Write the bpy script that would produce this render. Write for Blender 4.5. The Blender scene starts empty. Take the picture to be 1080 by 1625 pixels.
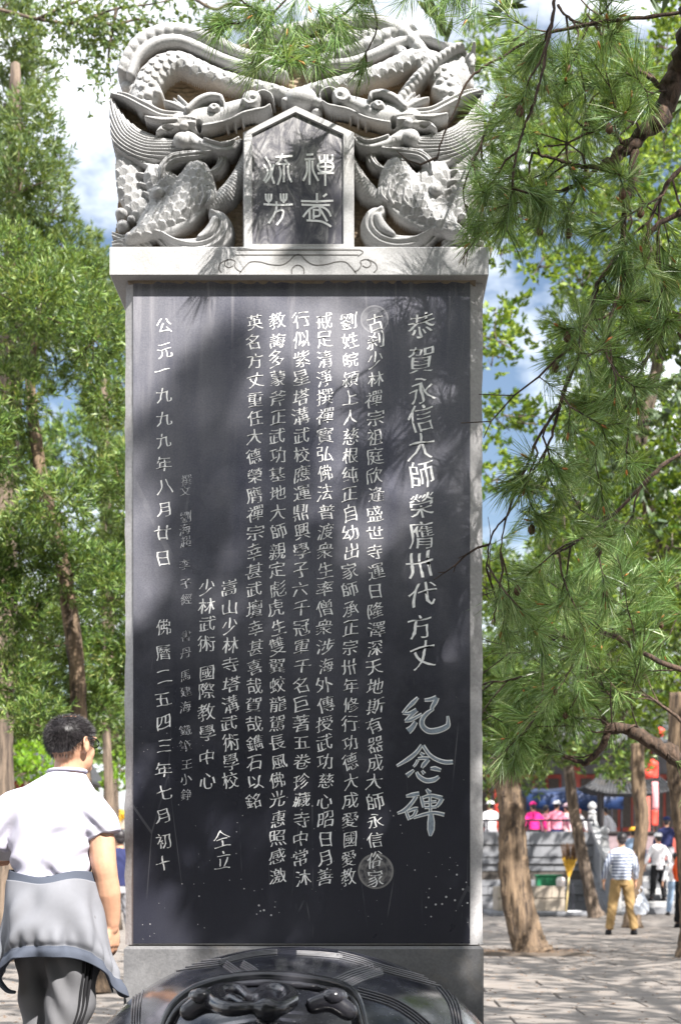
import bpy, bmesh, math, random
import numpy as np
from mathutils import Vector, Matrix
R = math.radians
rng = np.random.default_rng(7)
random.seed(7)
SC = bpy.context.scene
COL = SC.collection

# ------------------------------------------------------------------ camera, light, exposure
F = 2640.0                     # focal length in photograph pixels
CAMH = 1.15
cam_d = bpy.data.cameras.new('camera')
cam_d.sensor_fit = 'HORIZONTAL'; cam_d.sensor_width = 24.0; cam_d.lens = F / 1080 * 24.0
cam_d.shift_x = -0.037; cam_d.shift_y = 0.5208
cam_d.clip_start = 0.05; cam_d.clip_end = 2000
cam_d.dof.use_dof = True; cam_d.dof.focus_distance = 6.5; cam_d.dof.aperture_fstop = 4.9
cam = bpy.data.objects.new('camera', cam_d); COL.objects.link(cam)
cam.location = (0, 0, CAMH); cam.rotation_euler = (R(90), 0, 0)
SC.camera = cam

SUN_AZ, SUN_EL = R(33), R(45)        # to the right of straight behind the camera
SDIR = np.array([math.sin(SUN_AZ)*math.cos(SUN_EL), -math.cos(SUN_AZ)*math.cos(SUN_EL), math.sin(SUN_EL)])
world = bpy.data.worlds.new('World'); SC.world = world; world.use_nodes = True
wn = world.node_tree; wn.nodes.clear()
wo = wn.nodes.new('ShaderNodeOutputWorld'); wb = wn.nodes.new('ShaderNodeBackground'); ws = wn.nodes.new('ShaderNodeTexSky')
ws.sky_type = 'NISHITA'; ws.sun_disc = False; ws.sun_elevation = SUN_EL; ws.sun_rotation = R(180) - SUN_AZ
ws.air_density = 1.0; ws.dust_density = 2.0; ws.ozone_density = 1.0
wb.inputs['Strength'].default_value = 0.058
# thin bright cloud drifting over the blue
_tc = wn.nodes.new('ShaderNodeTexCoord'); _mp = wn.nodes.new('ShaderNodeMapping'); _mp.inputs['Scale'].default_value = (1, 1, 1.7); _mp.inputs['Location'].default_value = (2.3, 0.4, 0.8)
_nz = wn.nodes.new('ShaderNodeTexNoise'); _nz.inputs['Scale'].default_value = 2.6; _nz.inputs['Detail'].default_value = 7; _nz.inputs['Roughness'].default_value = 0.6
_rp = wn.nodes.new('ShaderNodeValToRGB'); _rp.color_ramp.elements[0].position = 0.42; _rp.color_ramp.elements[1].position = 0.53
_mx = wn.nodes.new('ShaderNodeMix'); _mx.data_type = 'RGBA'; _mx.inputs[7].default_value = (12.0, 12.5, 13.2, 1)
wn.links.new(_tc.outputs['Generated'], _mp.inputs[0]); wn.links.new(_mp.outputs[0], _nz.inputs['Vector']); wn.links.new(_nz.outputs['Fac'], _rp.inputs[0])
wn.links.new(_rp.outputs[0], _mx.inputs[0]); wn.links.new(ws.outputs[0], _mx.inputs[6]); wn.links.new(_mx.outputs[2], wb.inputs[0]); wn.links.new(wb.outputs[0], wo.inputs[0])
sun_d = bpy.data.lights.new('sun', 'SUN'); sun_d.energy = 5.0; sun_d.angle = R(0.53); sun_d.color = (1.0, 0.955, 0.9)
sun = bpy.data.objects.new('sun', sun_d); COL.objects.link(sun)
sun.rotation_euler = Vector(SDIR.tolist()).to_track_quat('Z', 'Y').to_euler()
sun.location = (6, -8, 14)
SC.view_settings.view_transform = 'Standard'; SC.view_settings.look = 'None'
SC.view_settings.exposure = 1.52; SC.view_settings.gamma = 1; SC.view_settings.use_curve_mapping = False
SC.cycles.max_bounces = 5; SC.cycles.diffuse_bounces = 3; SC.cycles.transparent_max_bounces = 4
SC.cycles.glossy_bounces = 2; SC.cycles.transmission_bounces = 3

# ------------------------------------------------------------------ helpers
def P(px, py, Y):
    """point of the place seen at photograph pixel (px,py), at distance Y"""
    return np.array([(px - 580) * Y / F, Y, CAMH + (1375 - py) * Y / F])

def tag(o, label=None, cat=None, group=None, kind=None):
    if label: o['label'] = label
    if cat: o['category'] = cat
    if group: o['group'] = group
    if kind: o['kind'] = kind
    return o

def empty(name, loc, rz=0, label=None, cat=None, group=None):
    o = bpy.data.objects.new(name, None); COL.objects.link(o)
    o.location = loc; o.rotation_euler = (0, 0, rz); o.empty_display_size = 0.2
    return tag(o, label, cat, group)

def mesh_np(name, V, Fq, mat=None, smooth=False):
    """V (n,3), Fq (m,k) array or list of such arrays / list of tuples"""
    me = bpy.data.meshes.new(name)
    V = np.asarray(V, dtype=np.float32)
    if isinstance(Fq, np.ndarray):
        m, k = Fq.shape
        me.vertices.add(len(V)); me.vertices.foreach_set('co', V.ravel())
        me.loops.add(m*k); me.loops.foreach_set('vertex_index', Fq.astype(np.int32).ravel())
        me.polygons.add(m); me.polygons.foreach_set('loop_start', np.arange(0, m*k, k, dtype=np.int32))
        me.update(calc_edges=True)
    else:
        me.from_pydata([tuple(map(float, v)) for v in V], [], [tuple(int(i) for i in f) for f in Fq])
        me.update()
    if smooth:
        me.polygons.foreach_set('use_smooth', np.ones(len(me.polygons), dtype=bool))
    if mat: me.materials.append(mat)
    return me

def link(name, me, parent=None, kind=None):
    o = bpy.data.objects.new(name, me); COL.objects.link(o)
    if parent is not None:
        o.parent = parent
    if kind: o['kind'] = kind
    return o

class MB:
    """collects shapes into one mesh (world coordinates)"""
    def __init__(s): s.v = []; s.f = []
    def add(s, V, Fs):
        b = len(s.v); s.v += [tuple(map(float, p)) for p in V]; s.f += [tuple(int(i)+b for i in f) for f in Fs]; return s
    def box(s, c, d, rz=0, bev=0.0, rx=0):
        cx, cy, cz = c; hx, hy, hz = d[0]/2, d[1]/2, d[2]/2
        if bev <= 0:
            V = [(x, y, z) for z in (-hz, hz) for y in (-hy, hy) for x in (-hx, hx)]
            Fs = [(0,2,3,1),(4,5,7,6),(0,1,5,4),(2,6,7,3),(0,4,6,2),(1,3,7,5)]
        else:
            b = bev; V = []; Fs = []
            def ring(z, o):
                return [(-hx+o, -hy+o, z), (hx-o, -hy+o, z), (hx-o, hy-o, z), (-hx+o, hy-o, z)]
            V = ring(-hz, b) + ring(-hz+b, 0) + ring(hz-b, 0) + ring(hz, b)
            Fs = [(3,2,1,0), (12,13,14,15)]
            for r in range(3):
                for k in range(4):
                    Fs.append((r*4+k, r*4+(k+1)%4, r*4+4+(k+1)%4, r*4+4+k))
        cr, sr = math.cos(rz), math.sin(rz); cX, sX = math.cos(rx), math.sin(rx)
        W = []
        for x, y, z in V:
            y, z = y*cX - z*sX, y*sX + z*cX
            W.append((cx + x*cr - y*sr, cy + x*sr + y*cr, cz + z))
        return s.add(W, Fs)
    def tube(s, pts, rad, n=8, cap=True, flat=1.0):
        V, Fs = tube_np(pts, rad, n, cap, flat); return s.add(V, Fs)
    def lathe(s, c, prof, n=12):
        V = []; Fs = []
        for (r, z) in prof:
            for k in range(n):
                a = 2*math.pi*k/n; V.append((c[0]+r*math.cos(a), c[1]+r*math.sin(a), c[2]+z))
        for i in range(len(prof)-1):
            for k in range(n):
                Fs.append((i*n+k, i*n+(k+1)%n, (i+1)*n+(k+1)%n, (i+1)*n+k))
        Fs.append(tuple(range(n-1, -1, -1))); Fs.append(tuple((len(prof)-1)*n+k for k in range(n)))
        return s.add(V, Fs)
    def prism(s, poly, y0, y1):
        """poly: list of (x,z) counter-clockwise seen from -y; extruded y0..y1"""
        n = len(poly); V = [(x, y0, z) for x, z in poly] + [(x, y1, z) for x, z in poly]
        Fs = [tuple(range(n)), tuple(range(2*n-1, n-1, -1))]
        for k in range(n): Fs.append((k, k+n, (k+1)%n+n, (k+1)%n))
        return s.add(V, Fs)
    def build(s, name, mat, parent=None, smooth=False, kind=None):
        me = mesh_np(name, np.array(s.v), s.f, mat, smooth)
        bm = bmesh.new(); bm.from_mesh(me); bmesh.ops.recalc_face_normals(bm, faces=bm.faces); bm.to_mesh(me); bm.free()
        return link(name, me, parent, kind)

def tube_np(pts, rad, n=8, cap=True, flat=1.0):
    pts = [np.array(p, float) for p in pts]
    if np.isscalar(rad): rad = [rad]*len(pts)
    V = []; Fs = []; up = np.array([0, 0, 1.0]); prev = None
    for i, p in enumerate(pts):
        d = pts[min(i+1, len(pts)-1)] - pts[max(i-1, 0)]; d = d/(np.linalg.norm(d)+1e-9)
        if prev is None:
            a = np.cross(d, up)
            if np.linalg.norm(a) < 0.2: a = np.cross(d, np.array([0, 1.0, 0]))
        else:
            a = prev - d*np.dot(prev, d)
        a = a/(np.linalg.norm(a)+1e-9); b = np.cross(d, a); prev = a
        for k in range(n):
            t = 2*math.pi*k/n
            V.append(p + rad[i]*(math.cos(t)*a + flat*math.sin(t)*b))
    for i in range(len(pts)-1):
        for k in range(n):
            Fs.append((i*n+k, i*n+(k+1)%n, (i+1)*n+(k+1)%n, (i+1)*n+k))
    if cap:
        Fs.append(tuple(range(n-1, -1, -1))); Fs.append(tuple((len(pts)-1)*n+k for k in range(n)))
    return V, Fs

def catmull(pts, n=8, vals=None):
    pts = [np.array(p, float) for p in pts]; out = []; vo = []
    for i in range(len(pts)-1):
        p0 = pts[max(i-1, 0)]; p1 = pts[i]; p2 = pts[i+1]; p3 = pts[min(i+2, len(pts)-1)]
        for k in range(n):
            t = k/n
            out.append(0.5*((2*p1) + (-p0+p2)*t + (2*p0-5*p1+4*p2-p3)*t*t + (-p0+3*p1-3*p2+p3)*t**3))
            if vals is not None: vo.append(vals[i]*(1-t)+vals[i+1]*t)
    out.append(pts[-1])
    if vals is not None: vo.append(vals[-1]); return out, vo
    return out

# ------------------------------------------------------------------ materials
def mat_new(name):
    m = bpy.data.materials.new(name); m.use_nodes = True; nt = m.node_tree
    b = nt.nodes['Principled BSDF']; return m, nt, b
def nd(nt, typ, **kw):
    n = nt.nodes.new(typ)
    for k, v in kw.items():
        if k.startswith('i_'):
            n.inputs[int(k[2:])].default_value = v
        else: setattr(n, k, v)
    return n
def L(nt, a, b): nt.links.new(a, b)
def objco(nt, scale=(1, 1, 1)):
    tc = nd(nt, 'ShaderNodeTexCoord'); mp = nd(nt, 'ShaderNodeMapping'); mp.inputs['Scale'].default_value = scale
    L(nt, tc.outputs['Object'], mp.inputs['Vector']); return mp.outputs[0]
def noise(nt, vec, scale, detail=5, rough=0.6, dist=0):
    n = nd(nt, 'ShaderNodeTexNoise'); n.inputs['Scale'].default_value = scale; n.inputs['Detail'].default_value = detail
    n.inputs['Roughness'].default_value = rough; n.inputs['Distortion'].default_value = dist
    if vec is not None: L(nt, vec, n.inputs['Vector'])
    return n.outputs['Fac']
def ramp(nt, fac, stops):
    r = nd(nt, 'ShaderNodeValToRGB'); el = r.color_ramp.elements
    while len(el) < len(stops): el.new(0.5)
    for e, (p, c) in zip(el, stops):
        e.position = p; e.color = (c[0], c[1], c[2], 1) if not np.isscalar(c) else (c, c, c, 1)
    L(nt, fac, r.inputs[0]); return r.outputs[0]
def mix(nt, fac, a, b, blend='MIX'):
    m = nd(nt, 'ShaderNodeMix', data_type='RGBA', blend_type=blend)
    for s, v in ((m.inputs[0], fac), (m.inputs[6], a), (m.inputs[7], b)):
        if hasattr(v, 'links'): L(nt, v, s)
        else: s.default_value = v if np.isscalar(v) else (v[0], v[1], v[2], 1)
    return m.outputs[2]
def mth(nt, op, a, b=None, c=None):
    m = nd(nt, 'ShaderNodeMath', operation=op)
    for s, v in zip(m.inputs, (a, b, c)):
        if v is None: continue
        if hasattr(v, 'links'): L(nt, v, s)
        else: s.default_value = v
    return m.outputs[0]
def bump(nt, b, h, strength=0.3, dist=0.01):
    bp = nd(nt, 'ShaderNodeBump'); bp.inputs['Strength'].default_value = strength; bp.inputs['Distance'].default_value = dist
    L(nt, h, bp.inputs['Height']); L(nt, bp.outputs[0], b.inputs['Normal']); return bp

def simple(name, col, rough=0.7, var=0.15, scale=8, bmp=0.0, metal=0, spec=None):
    m, nt, b = mat_new(name); v = objco(nt)
    f = noise(nt, v, scale)
    c = ramp(nt, f, [(0.3, tuple(x*(1-var) for x in col)), (0.7, tuple(min(1, x*(1+var)) for x in col))])
    L(nt, c, b.inputs['Base Color']); b.inputs['Roughness'].default_value = rough; b.inputs['Metallic'].default_value = metal
    if spec is not None: b.inputs['Specular IOR Level'].default_value = spec
    if bmp: bump(nt, b, f, bmp)
    return m

def stone(name, base, dark, rough=0.75, scale=3.0, bmp=0.25, dirt=(0.2, 0.15, 0.1), dirt_amt=0.25):
    m, nt, b = mat_new(name); v = objco(nt)
    n1 = noise(nt, v, scale, 8, 0.65); n2 = noise(nt, v, scale*30, 3, 0.6); n3 = noise(nt, v, scale*0.6, 6, 0.7, 0.4)
    c = ramp(nt, n1, [(0.3, dark), (0.62, base)])
    c = mix(nt, 0.35, c, ramp(nt, n2, [(0.3, tuple(x*0.55 for x in base)), (0.7, tuple(min(1, x*1.25) for x in base))]))
    d = ramp(nt, n3, [(0.52, 0.0), (0.72, dirt_amt)])
    c = mix(nt, d, c, dirt)
    L(nt, c, b.inputs['Base Color']); b.inputs['Roughness'].default_value = rough
    bump(nt, b, mth(nt, 'ADD', n1, mth(nt, 'MULTIPLY', n2, 0.35)), bmp, 0.008)
    return m

def leafmat(name, stops, trans=0.35, rough=0.55, scale=9):
    m, nt, b = mat_new(name)
    geo = nd(nt, 'ShaderNodeNewGeometry')
    v = objco(nt)
    f = noise(nt, v, scale, 3)
    ri = geo.outputs['Random Per Island']
    f2 = mth(nt, 'ADD', mth(nt, 'MULTIPLY', f, 0.45), mth(nt, 'MULTIPLY', ri, 0.55))
    c = ramp(nt, f2, stops)
    L(nt, c, b.inputs['Base Color']); b.inputs['Roughness'].default_value = rough
    tr = nd(nt, 'ShaderNodeBsdfTranslucent')
    tc = mix(nt, 0.5, c, (0.35, 0.42, 0.04), 'MIX'); L(nt, tc, tr.inputs['Color'])
    mx = nd(nt, 'ShaderNodeMixShader'); mx.inputs[0].default_value = trans
    out = nt.nodes['Material Output']
    L(nt, b.outputs[0], mx.inputs[1]); L(nt, tr.outputs[0], mx.inputs[2]); L(nt, mx.outputs[0], out.inputs['Surface'])
    return m

def barkmat(name, light, dark, sx=16, sz=1.6):
    m, nt, b = mat_new(name); v = objco(nt, (1, 1, sz/sx))
    f = noise(nt, v, sx, 6, 0.7, 0.6); f2 = noise(nt, v, 3, 4)
    c = ramp(nt, f, [(0.38, dark), (0.48, tuple((a+b_)/2.4 for a, b_ in zip(light, dark))), (0.62, light)])
    c = mix(nt, ramp(nt, f2, [(0.45, 0.0), (0.65, 0.35)]), c, (0.12, 0.085, 0.06))
    L(nt, c, b.inputs['Base Color']); b.inputs['Roughness'].default_value = 0.9
    bump(nt, b, f, 0.9, 0.03)
    return m
# ------------------------------------------------------------------ materials used throughout
M = {}
M['cap'] = stone('pale_carved_stone', (0.40, 0.40, 0.40), (0.25, 0.25, 0.252), 0.8, 4.5, 0.4, (0.20, 0.18, 0.15), 0.5)
M['pave'] = stone('paving_stone', (0.215, 0.19, 0.17), (0.115, 0.10, 0.09), 0.85, 1.6, 0.35, (0.13, 0.10, 0.075), 0.6)
M['wallstone'] = stone('grey_wall_stone', (0.19, 0.195, 0.21), (0.085, 0.09, 0.10), 0.8, 1.4, 0.3, (0.10, 0.085, 0.07), 0.4)
M['palestone'] = stone('pale_balustrade_stone', (0.38, 0.38, 0.38), (0.22, 0.22, 0.23), 0.8, 3, 0.2)
M['blockstone'] = stone('tan_block_stone', (0.36, 0.31, 0.25), (0.2, 0.17, 0.14), 0.85, 2, 0.3)
M['soil'] = stone('dry_soil', (0.10, 0.075, 0.055), (0.05, 0.04, 0.03), 0.95, 4, 0.8)
M['dark_joint'] = simple('dark_joint', (0.08, 0.07, 0.062), 0.95, 0.3, 6)
M['bark'] = barkmat('cypress_bark', (0.21, 0.145, 0.09), (0.022, 0.014, 0.01))
M['bark2'] = barkmat('grey_brown_bark', (0.20, 0.15, 0.11), (0.03, 0.022, 0.018), 12)
M['pinebark'] = barkmat('pine_bark', (0.13, 0.08, 0.055), (0.018, 0.012, 0.01), 40, 12)
M['needle'] = leafmat('pine_needles', [(0.18, (0.015, 0.05, 0.014)), (0.42, (0.07, 0.15, 0.03)), (0.62, (0.20, 0.35, 0.12)), (0.86, (0.48, 0.52, 0.24))], 0.33, 0.33, 6)
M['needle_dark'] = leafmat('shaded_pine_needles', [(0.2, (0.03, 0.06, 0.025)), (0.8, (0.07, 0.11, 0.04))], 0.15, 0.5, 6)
M['cyp'] = leafmat('cypress_leaves', [(0.30, (0.008, 0.028, 0.009)), (0.48, (0.045, 0.105, 0.02)), (0.64, (0.17, 0.28, 0.06)), (0.76, (0.30, 0.38, 0.12)), (0.92, (0.40, 0.25, 0.10))], 0.34, 0.42, 2.2)
M['cyp_far'] = leafmat('far_cypress_leaves', [(0.25, (0.04, 0.08, 0.03)), (0.5, (0.09, 0.15, 0.05)), (0.75, (0.19, 0.24, 0.08))], 0.35, 0.5, 1.0)
M['broad'] = leafmat('bright_leaves', [(0.26, (0.015, 0.055, 0.008)), (0.5, (0.08, 0.17, 0.018)), (0.74, (0.28, 0.37, 0.04))], 0.45, 0.45, 1.6)
M['lime'] = leafmat('lime_shrub_leaves', [(0.3, (0.10, 0.24, 0.02)), (0.7, (0.24, 0.42, 0.03))], 0.5, 0.45, 3)
M['litter'] = simple('dry_leaf_litter', (0.16, 0.10, 0.06), 0.9, 0.4, 20)

DENS = 8.5; LS = 1.05
# ------------------------------------------------------------------ foliage builders
def unit(a): return a / (np.linalg.norm(a, axis=-1, keepdims=True) + 1e-9)

def blades(base, d, length, width, wide_at=0.45):
    """one rhombus leaf per row"""
    n = len(base); r = unit(rng.normal(size=(n, 3))); side = unit(np.cross(d, r))
    length = np.broadcast_to(length, (n,))[:, None]; width = np.broadcast_to(width, (n,))[:, None]
    mid = base + d*length*wide_at
    V = np.stack([base, mid+side*width*0.5, base+d*length, mid-side*width*0.5], 1).reshape(-1, 3)
    Fq = np.arange(n*4).reshape(n, 4)
    return V, Fq

def needles(pos, dirs, n, length=0.12, width=0.0022, spread=(0.35, 1.0), back=0.07, droop=0.12):
    """curved needles, two segments each, bundled round every twig tip"""
    N = len(pos)
    p = np.repeat(pos, n, 0); d = np.repeat(unit(dirs), n, 0); m = len(p)
    ph = rng.uniform(0, 2*np.pi, m); rr = unit(np.cross(d, rng.normal(size=(m, 3))))
    sp = rng.uniform(spread[0], spread[1], m)[:, None]
    u = rng.uniform(0, 1, m)[:, None]
    nd_ = unit(d*(1.0) + rr*sp)
    b = p - d*back*u
    ln = (length*rng.uniform(0.7, 1.12, m))[:, None]*(np.repeat(rng.uniform(0.8, 1.1, N), n)[:, None])
    side = unit(np.cross(nd_, rng.normal(size=(m, 3))))*width*0.5
    mid = b + nd_*ln*0.55
    d2 = unit(nd_ + np.array([0, 0, -1.0])*droop + d*0.15)
    tip = mid + d2*ln*0.45
    V = np.stack([b-side*0.7, b+side*0.7, mid+side, mid-side, tip], 1).reshape(-1, 3)
    i = np.arange(m)[:, None]*5
    T = np.concatenate([i+np.array([[0, 1, 2]]), i+np.array([[0, 2, 3]]), i+np.array([[3, 2, 4]])], 0)
    return V, T

def sprays(pos, dirs, k=9, length=0.09, width=0.02, fan=1.1):
    N = len(pos); d = unit(dirs); nrm = unit(np.cross(d, rng.normal(size=(N, 3)))); t = unit(np.cross(nrm, d))
    a = np.linspace(-fan, fan, k)[None, :] + rng.normal(scale=0.12, size=(N, k))
    dd = d[:, None]*np.cos(a)[..., None] + t[:, None]*np.sin(a)[..., None] + 0.18*rng.normal(size=(N, k, 3))
    off = rng.uniform(0, 0.6, (N, k))[..., None]*length
    b = pos[:, None] + d[:, None]*off
    ln = length*rng.uniform(0.6, 1.1, (N, k))
    return blades(b.reshape(-1, 3), unit(dd.reshape(-1, 3)), ln.ravel(), width*rng.uniform(0.7, 1.3, N*k))

def blob_points(c, rad, n, shell=0.5):
    d = unit(rng.normal(size=(n, 3))); r = rng.uniform(shell**3, 1, n)**(1/3)
    r = r*(1 + 0.22*np.sin(5*d[:, 0]+c[0]*7)*np.sin(4*d[:, 2]+c[2]*5) + rng.normal(scale=0.09, size=n))
    return np.array(c) + d*r[:, None]*np.array(rad), d

class Foliage:
    def __init__(s): s.V = []; s.F = []; s.n = 0
    def add(s, V, Fq):
        s.V.append(V); s.F.append(Fq + s.n); s.n += len(V)
    def build(s, name, mat, parent, kind='stuff'):
        me = mesh_np(name, np.concatenate(s.V), np.concatenate(s.F), mat)
        return link(name, me, parent, kind)

def trunk_mesh(pts, rad, n=22, sub=7, rough=0.16, seed=0, flare=0.0):
    path, rr = catmull(pts, sub, rad); V, Fs = tube_np(path, rr, n, True)
    V = np.array(V); m = len(path); A = V[:m*n].reshape(m, n, 3); c = A.mean(1, keepdims=True)
    k = np.arange(n)*2*np.pi/n; z = np.array(path)[:, 2][:, None]
    f = 1 + rough*(0.6*np.sin(3*k+seed+z*1.7) + 0.45*np.sin(5*k+2.1*seed-z*1.1) + 0.35*np.sin(8*k+seed*3+z*2.3)) + 0.05*rng.normal(size=(m, n))
    if flare:
        zz = (z - z.min()); f = f*(1 + flare*np.exp(-zz/0.18)*(0.6+0.4*np.sin(4*k+seed)))
    A[:] = c + (A-c)*f[..., None]
    V[:m*n] = A.reshape(-1, 3)
    return V, Fs

def blob_tree(name, label, cat, group, base, blobs, Y, leafm, barkm, trunkpts=None, trunkr=None, dens=1.0, ll=0.09, lw=0.02, k=9, seed=1, up=0.5, limbs=True, shell=0.45, trough=0.16):
    """blobs: (px, py, rx_px, rz_px) crown clumps at distance about Y; real ellipsoids of sprays there"""
    t = empty(name, tuple(base), label=label, cat=cat, group=group); ll *= LS; lw *= LS
    inv = np.array(base)
    if trunkpts is not None:
        V, Fs = trunk_mesh(trunkpts, trunkr, 18, 7, trough, seed, 0.35)
        link('trunk', mesh_np('trunk', V-inv, Fs, barkm, True), t)
    fo = Foliage(); mb = MB()
    for (px, py, rx, rz) in blobs:
        dy = rng.uniform(-0.09, 0.09)*Y
        c = P(px, py, Y+dy); s = (Y+dy)/F; rad = (rx*s, min(rx, rz)*s*1.0, rz*s)
        n = int(dens*DENS*4.0*(rx*rz)*s*s/(ll*lw*k*0.5)) + 6
        p, d = blob_points(c, rad, n, shell)
        dr = unit(d*0.8 + rng.normal(size=d.shape)*0.5 + np.array([0, 0, up]))
        V, Fq = sprays(p, dr, k, ll, lw); fo.add(V-inv, Fq)
        if limbs:
            tp = np.array(trunkpts[-1]) if trunkpts is not None else c - np.array([0, 0, rad[2]])
            a = c + np.array([0, 0, -rad[2]*0.3])
            q = a + (tp-a)*0.45 + rng.normal(size=3)*0.08*Y/16
            for _ in range(4):
                e = c + unit(rng.normal(size=3))*np.array(rad)*0.9
                mb.tube([a-inv, (a+e)/2-inv+rng.normal(size=3)*0.08, e-inv], [0.008*Y/16, 0.006*Y/16, 0.003*Y/16], 4)
    fo.build('crown', leafm, t)
    if limbs: mb.build('limb', barkm, t, True, kind='stuff')
    return t

# ------------------------------------------------------------------ ground and pavement
g = MB(); g.box((0, 150, -0.35), (900, 700, 0.6)); go = g.build('ground', M['pave']); tag(go, kind='structure')
pv = empty('courtyard_pavement', (0, 0, 0)); tag(pv, kind='structure')
bed = MB(); bed.box((0.5, 24, -0.045), (16, 34, 0.05)); bed.build('joint_bed', M['dark_joint'], pv)
slab_meshes = []
for i in range(5):
    mb = MB(); mb.box((0, 0, 0), (1.19 - 0.006*i, 0.79 - 0.004*i, 0.05), bev=0.006)
    me = mesh_np('paving_slab', np.array(mb.v), mb.f, M['pave']); slab_meshes.append(me)
row = 0; y = 7.6; HOLES = [(1.92, 21.7)]
pave_v = []; 
while y < 40.6:
    off = 0.6 if row % 2 else 0.0
    for ix in range(-6, 7):
        x = ix*1.2 + off + 0.5
        if abs(x) > 0.25*y + 1.2: continue
        if y < 11 and x > -0.7: 
            if not (x > 0.2): continue
        if abs(x-1.95) < 0.9 and abs(y-21.75) < 0.42: continue
        z = -0.025 + rng.uniform(-0.003, 0.003)
        if y < 22 and y > 10:
            o = link('paving_slab', slab_meshes[rng.integers(5)], pv)
            o.location = (x, y, z); o.rotation_euler = (rng.normal()*0.0015, rng.normal()*0.001, 0)
        else: pave_v.append((x, y, z))
    y += 0.8; row += 1
mb = MB()
for (x, y, z) in pave_v: mb.box((x, y, z), (1.19, 0.79, 0.05))
mb.build('far_paving', M['pave'], pv, kind='stuff')
# soil bed round the cypress trunk
V_ = [(2.0, 21.75, .05)]; F_ = []
for r_, z_ in ((.45, .045), (.8, .03), (1.05, .004)):
    for k_ in range(28):
        a_ = k_*2*math.pi/28; w_ = 1+.12*math.sin(3*a_+r_*4)+.07*math.sin(7*a_); V_.append((2.0+r_*w_*math.cos(a_), 21.7+.62*r_*w_*math.sin(a_), z_+.008*math.sin(9*a_+r_*9)))
for k_ in range(28): F_.append((0, 1+k_, 1+(k_+1) % 28))
for j_ in range(2):
    for k_ in range(28): F_.append((1+j_*28+k_, 1+(j_+1)*28+k_, 1+(j_+1)*28+(k_+1) % 28, 1+j_*28+(k_+1) % 28))
tag(link('soil_patch', mesh_np('soil_patch', V_, F_, M['soil'], True)), kind='structure')
# leaf litter
fo = Foliage(); n = 4200
pp = np.stack([rng.uniform(-3.5, 5, n), 10 + 20*rng.uniform(0, 1, n)**1.3, np.full(n, 0.006)], 1)
n2 = 900; pp2 = np.stack([1.95+rng.normal(size=n2)*0.55, 21.75+rng.normal(size=n2)*0.3, np.full(n2, 0.05)], 1)
pp = np.concatenate([pp, pp2]); a = rng.uniform(0, 6.28, len(pp)); dd = np.stack([np.cos(a), np.sin(a), 0*a+0.05], 1)
V, Fq = blades(pp, dd, rng.uniform(0.02, 0.06, len(pp)), 0.008); V[:, 2] = V[:, 2]
fo.add(V, Fq); lo = fo.build('leaf_litter', M['litter'], None); tag(lo, 'scattered dry needles and bark scraps on the paving', 'leaf litter')
# clumps of the overhead pine: the patch of the stele plane each shades (x, y, half sizes), count, distance range
SHADE = [(505, 1290, 275, 240, 330, (5, 11)), (490, 1120, 290, 160, 130, (5, 11)), (330, 1080, 150, 130, 50, (6, 12)), (320, 740, 60, 190, 60, (9, 14)), (365, 545, 26, 60, 9, (9, 14)), (450, 690, 50, 70, 16, (9, 13)), (440, 870, 90, 80, 34, (8, 13)), (620, 590, 22, 50, 7, (8, 12)),
 (240, 700, 30, 50, 6, (9, 13)), (560, 940, 80, 70, 26, (7, 12)), (660, 960, 60, 80, 24, (6, 10)), (500, 410, 40, 30, 8, (6, 9)), (500, 340, 30, 50, 7, (6, 9)), (700, 850, 30, 60, 6, (5, 8))]
# ------------------------------------------------------------------ trees beyond
GT = 'trees round the courtyard'
def tr(px0, py0, Y0, pts):   # trunk path from pixel points, all at one distance
    return [P(px, py, Y0) for px, py in pts]
gy = lambda Y: 1375 + CAMH*F/Y
# left: big cypress nearest, lower crown
blob_tree('cypress_tree', 'leafy cypress nearest on the left, its low green crown behind the man', 'tree', GT,
    (-2.3, 15, 0), [(20, 620, 60, 55), (90, 560, 60, 60), (150, 520, 45, 60), (170, 620, 40, 60), (60, 480, 70, 60), (120, 450, 50, 50), (20, 420, 60, 60),
    (10, 720, 55, 60), (90, 800, 60, 45), (165, 760, 40, 50), (30, 860, 60, 50), (110, 900, 60, 50), (175, 930, 40, 60), (20, 960, 60, 50), (90, 1010, 65, 55),
    (165, 1060, 45, 55), (20, 1080, 60, 60), (90, 1110, 60, 40), (150, 1120, 40, 35), (-40, 900, 60, 90), (-40, 700, 60, 90), (-40, 500, 60, 90), (60, 1140, 50, 30),
    (210, 900, 40, 80), (215, 1040, 40, 60), (215, 760, 40, 60)],
    15, M['cyp'], M['bark'], [P(150, gy(15), 15), P(140, 1330, 15.2), P(128, 1200, 15.4), P(122, 1050, 15.5), P(100, 900, 15.5), P(70, 780, 15.5), P(55, 690, 15.5), P(48, 600, 15.8), P(60, 500, 15.9), P(75, 420, 15.9)],
    [0.12, 0.085, 0.07, 0.075, 0.07, 0.062, 0.055, 0.042, 0.025, 0.008], dens=0.60, ll=0.085, lw=0.0105, k=11, seed=2)
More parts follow.
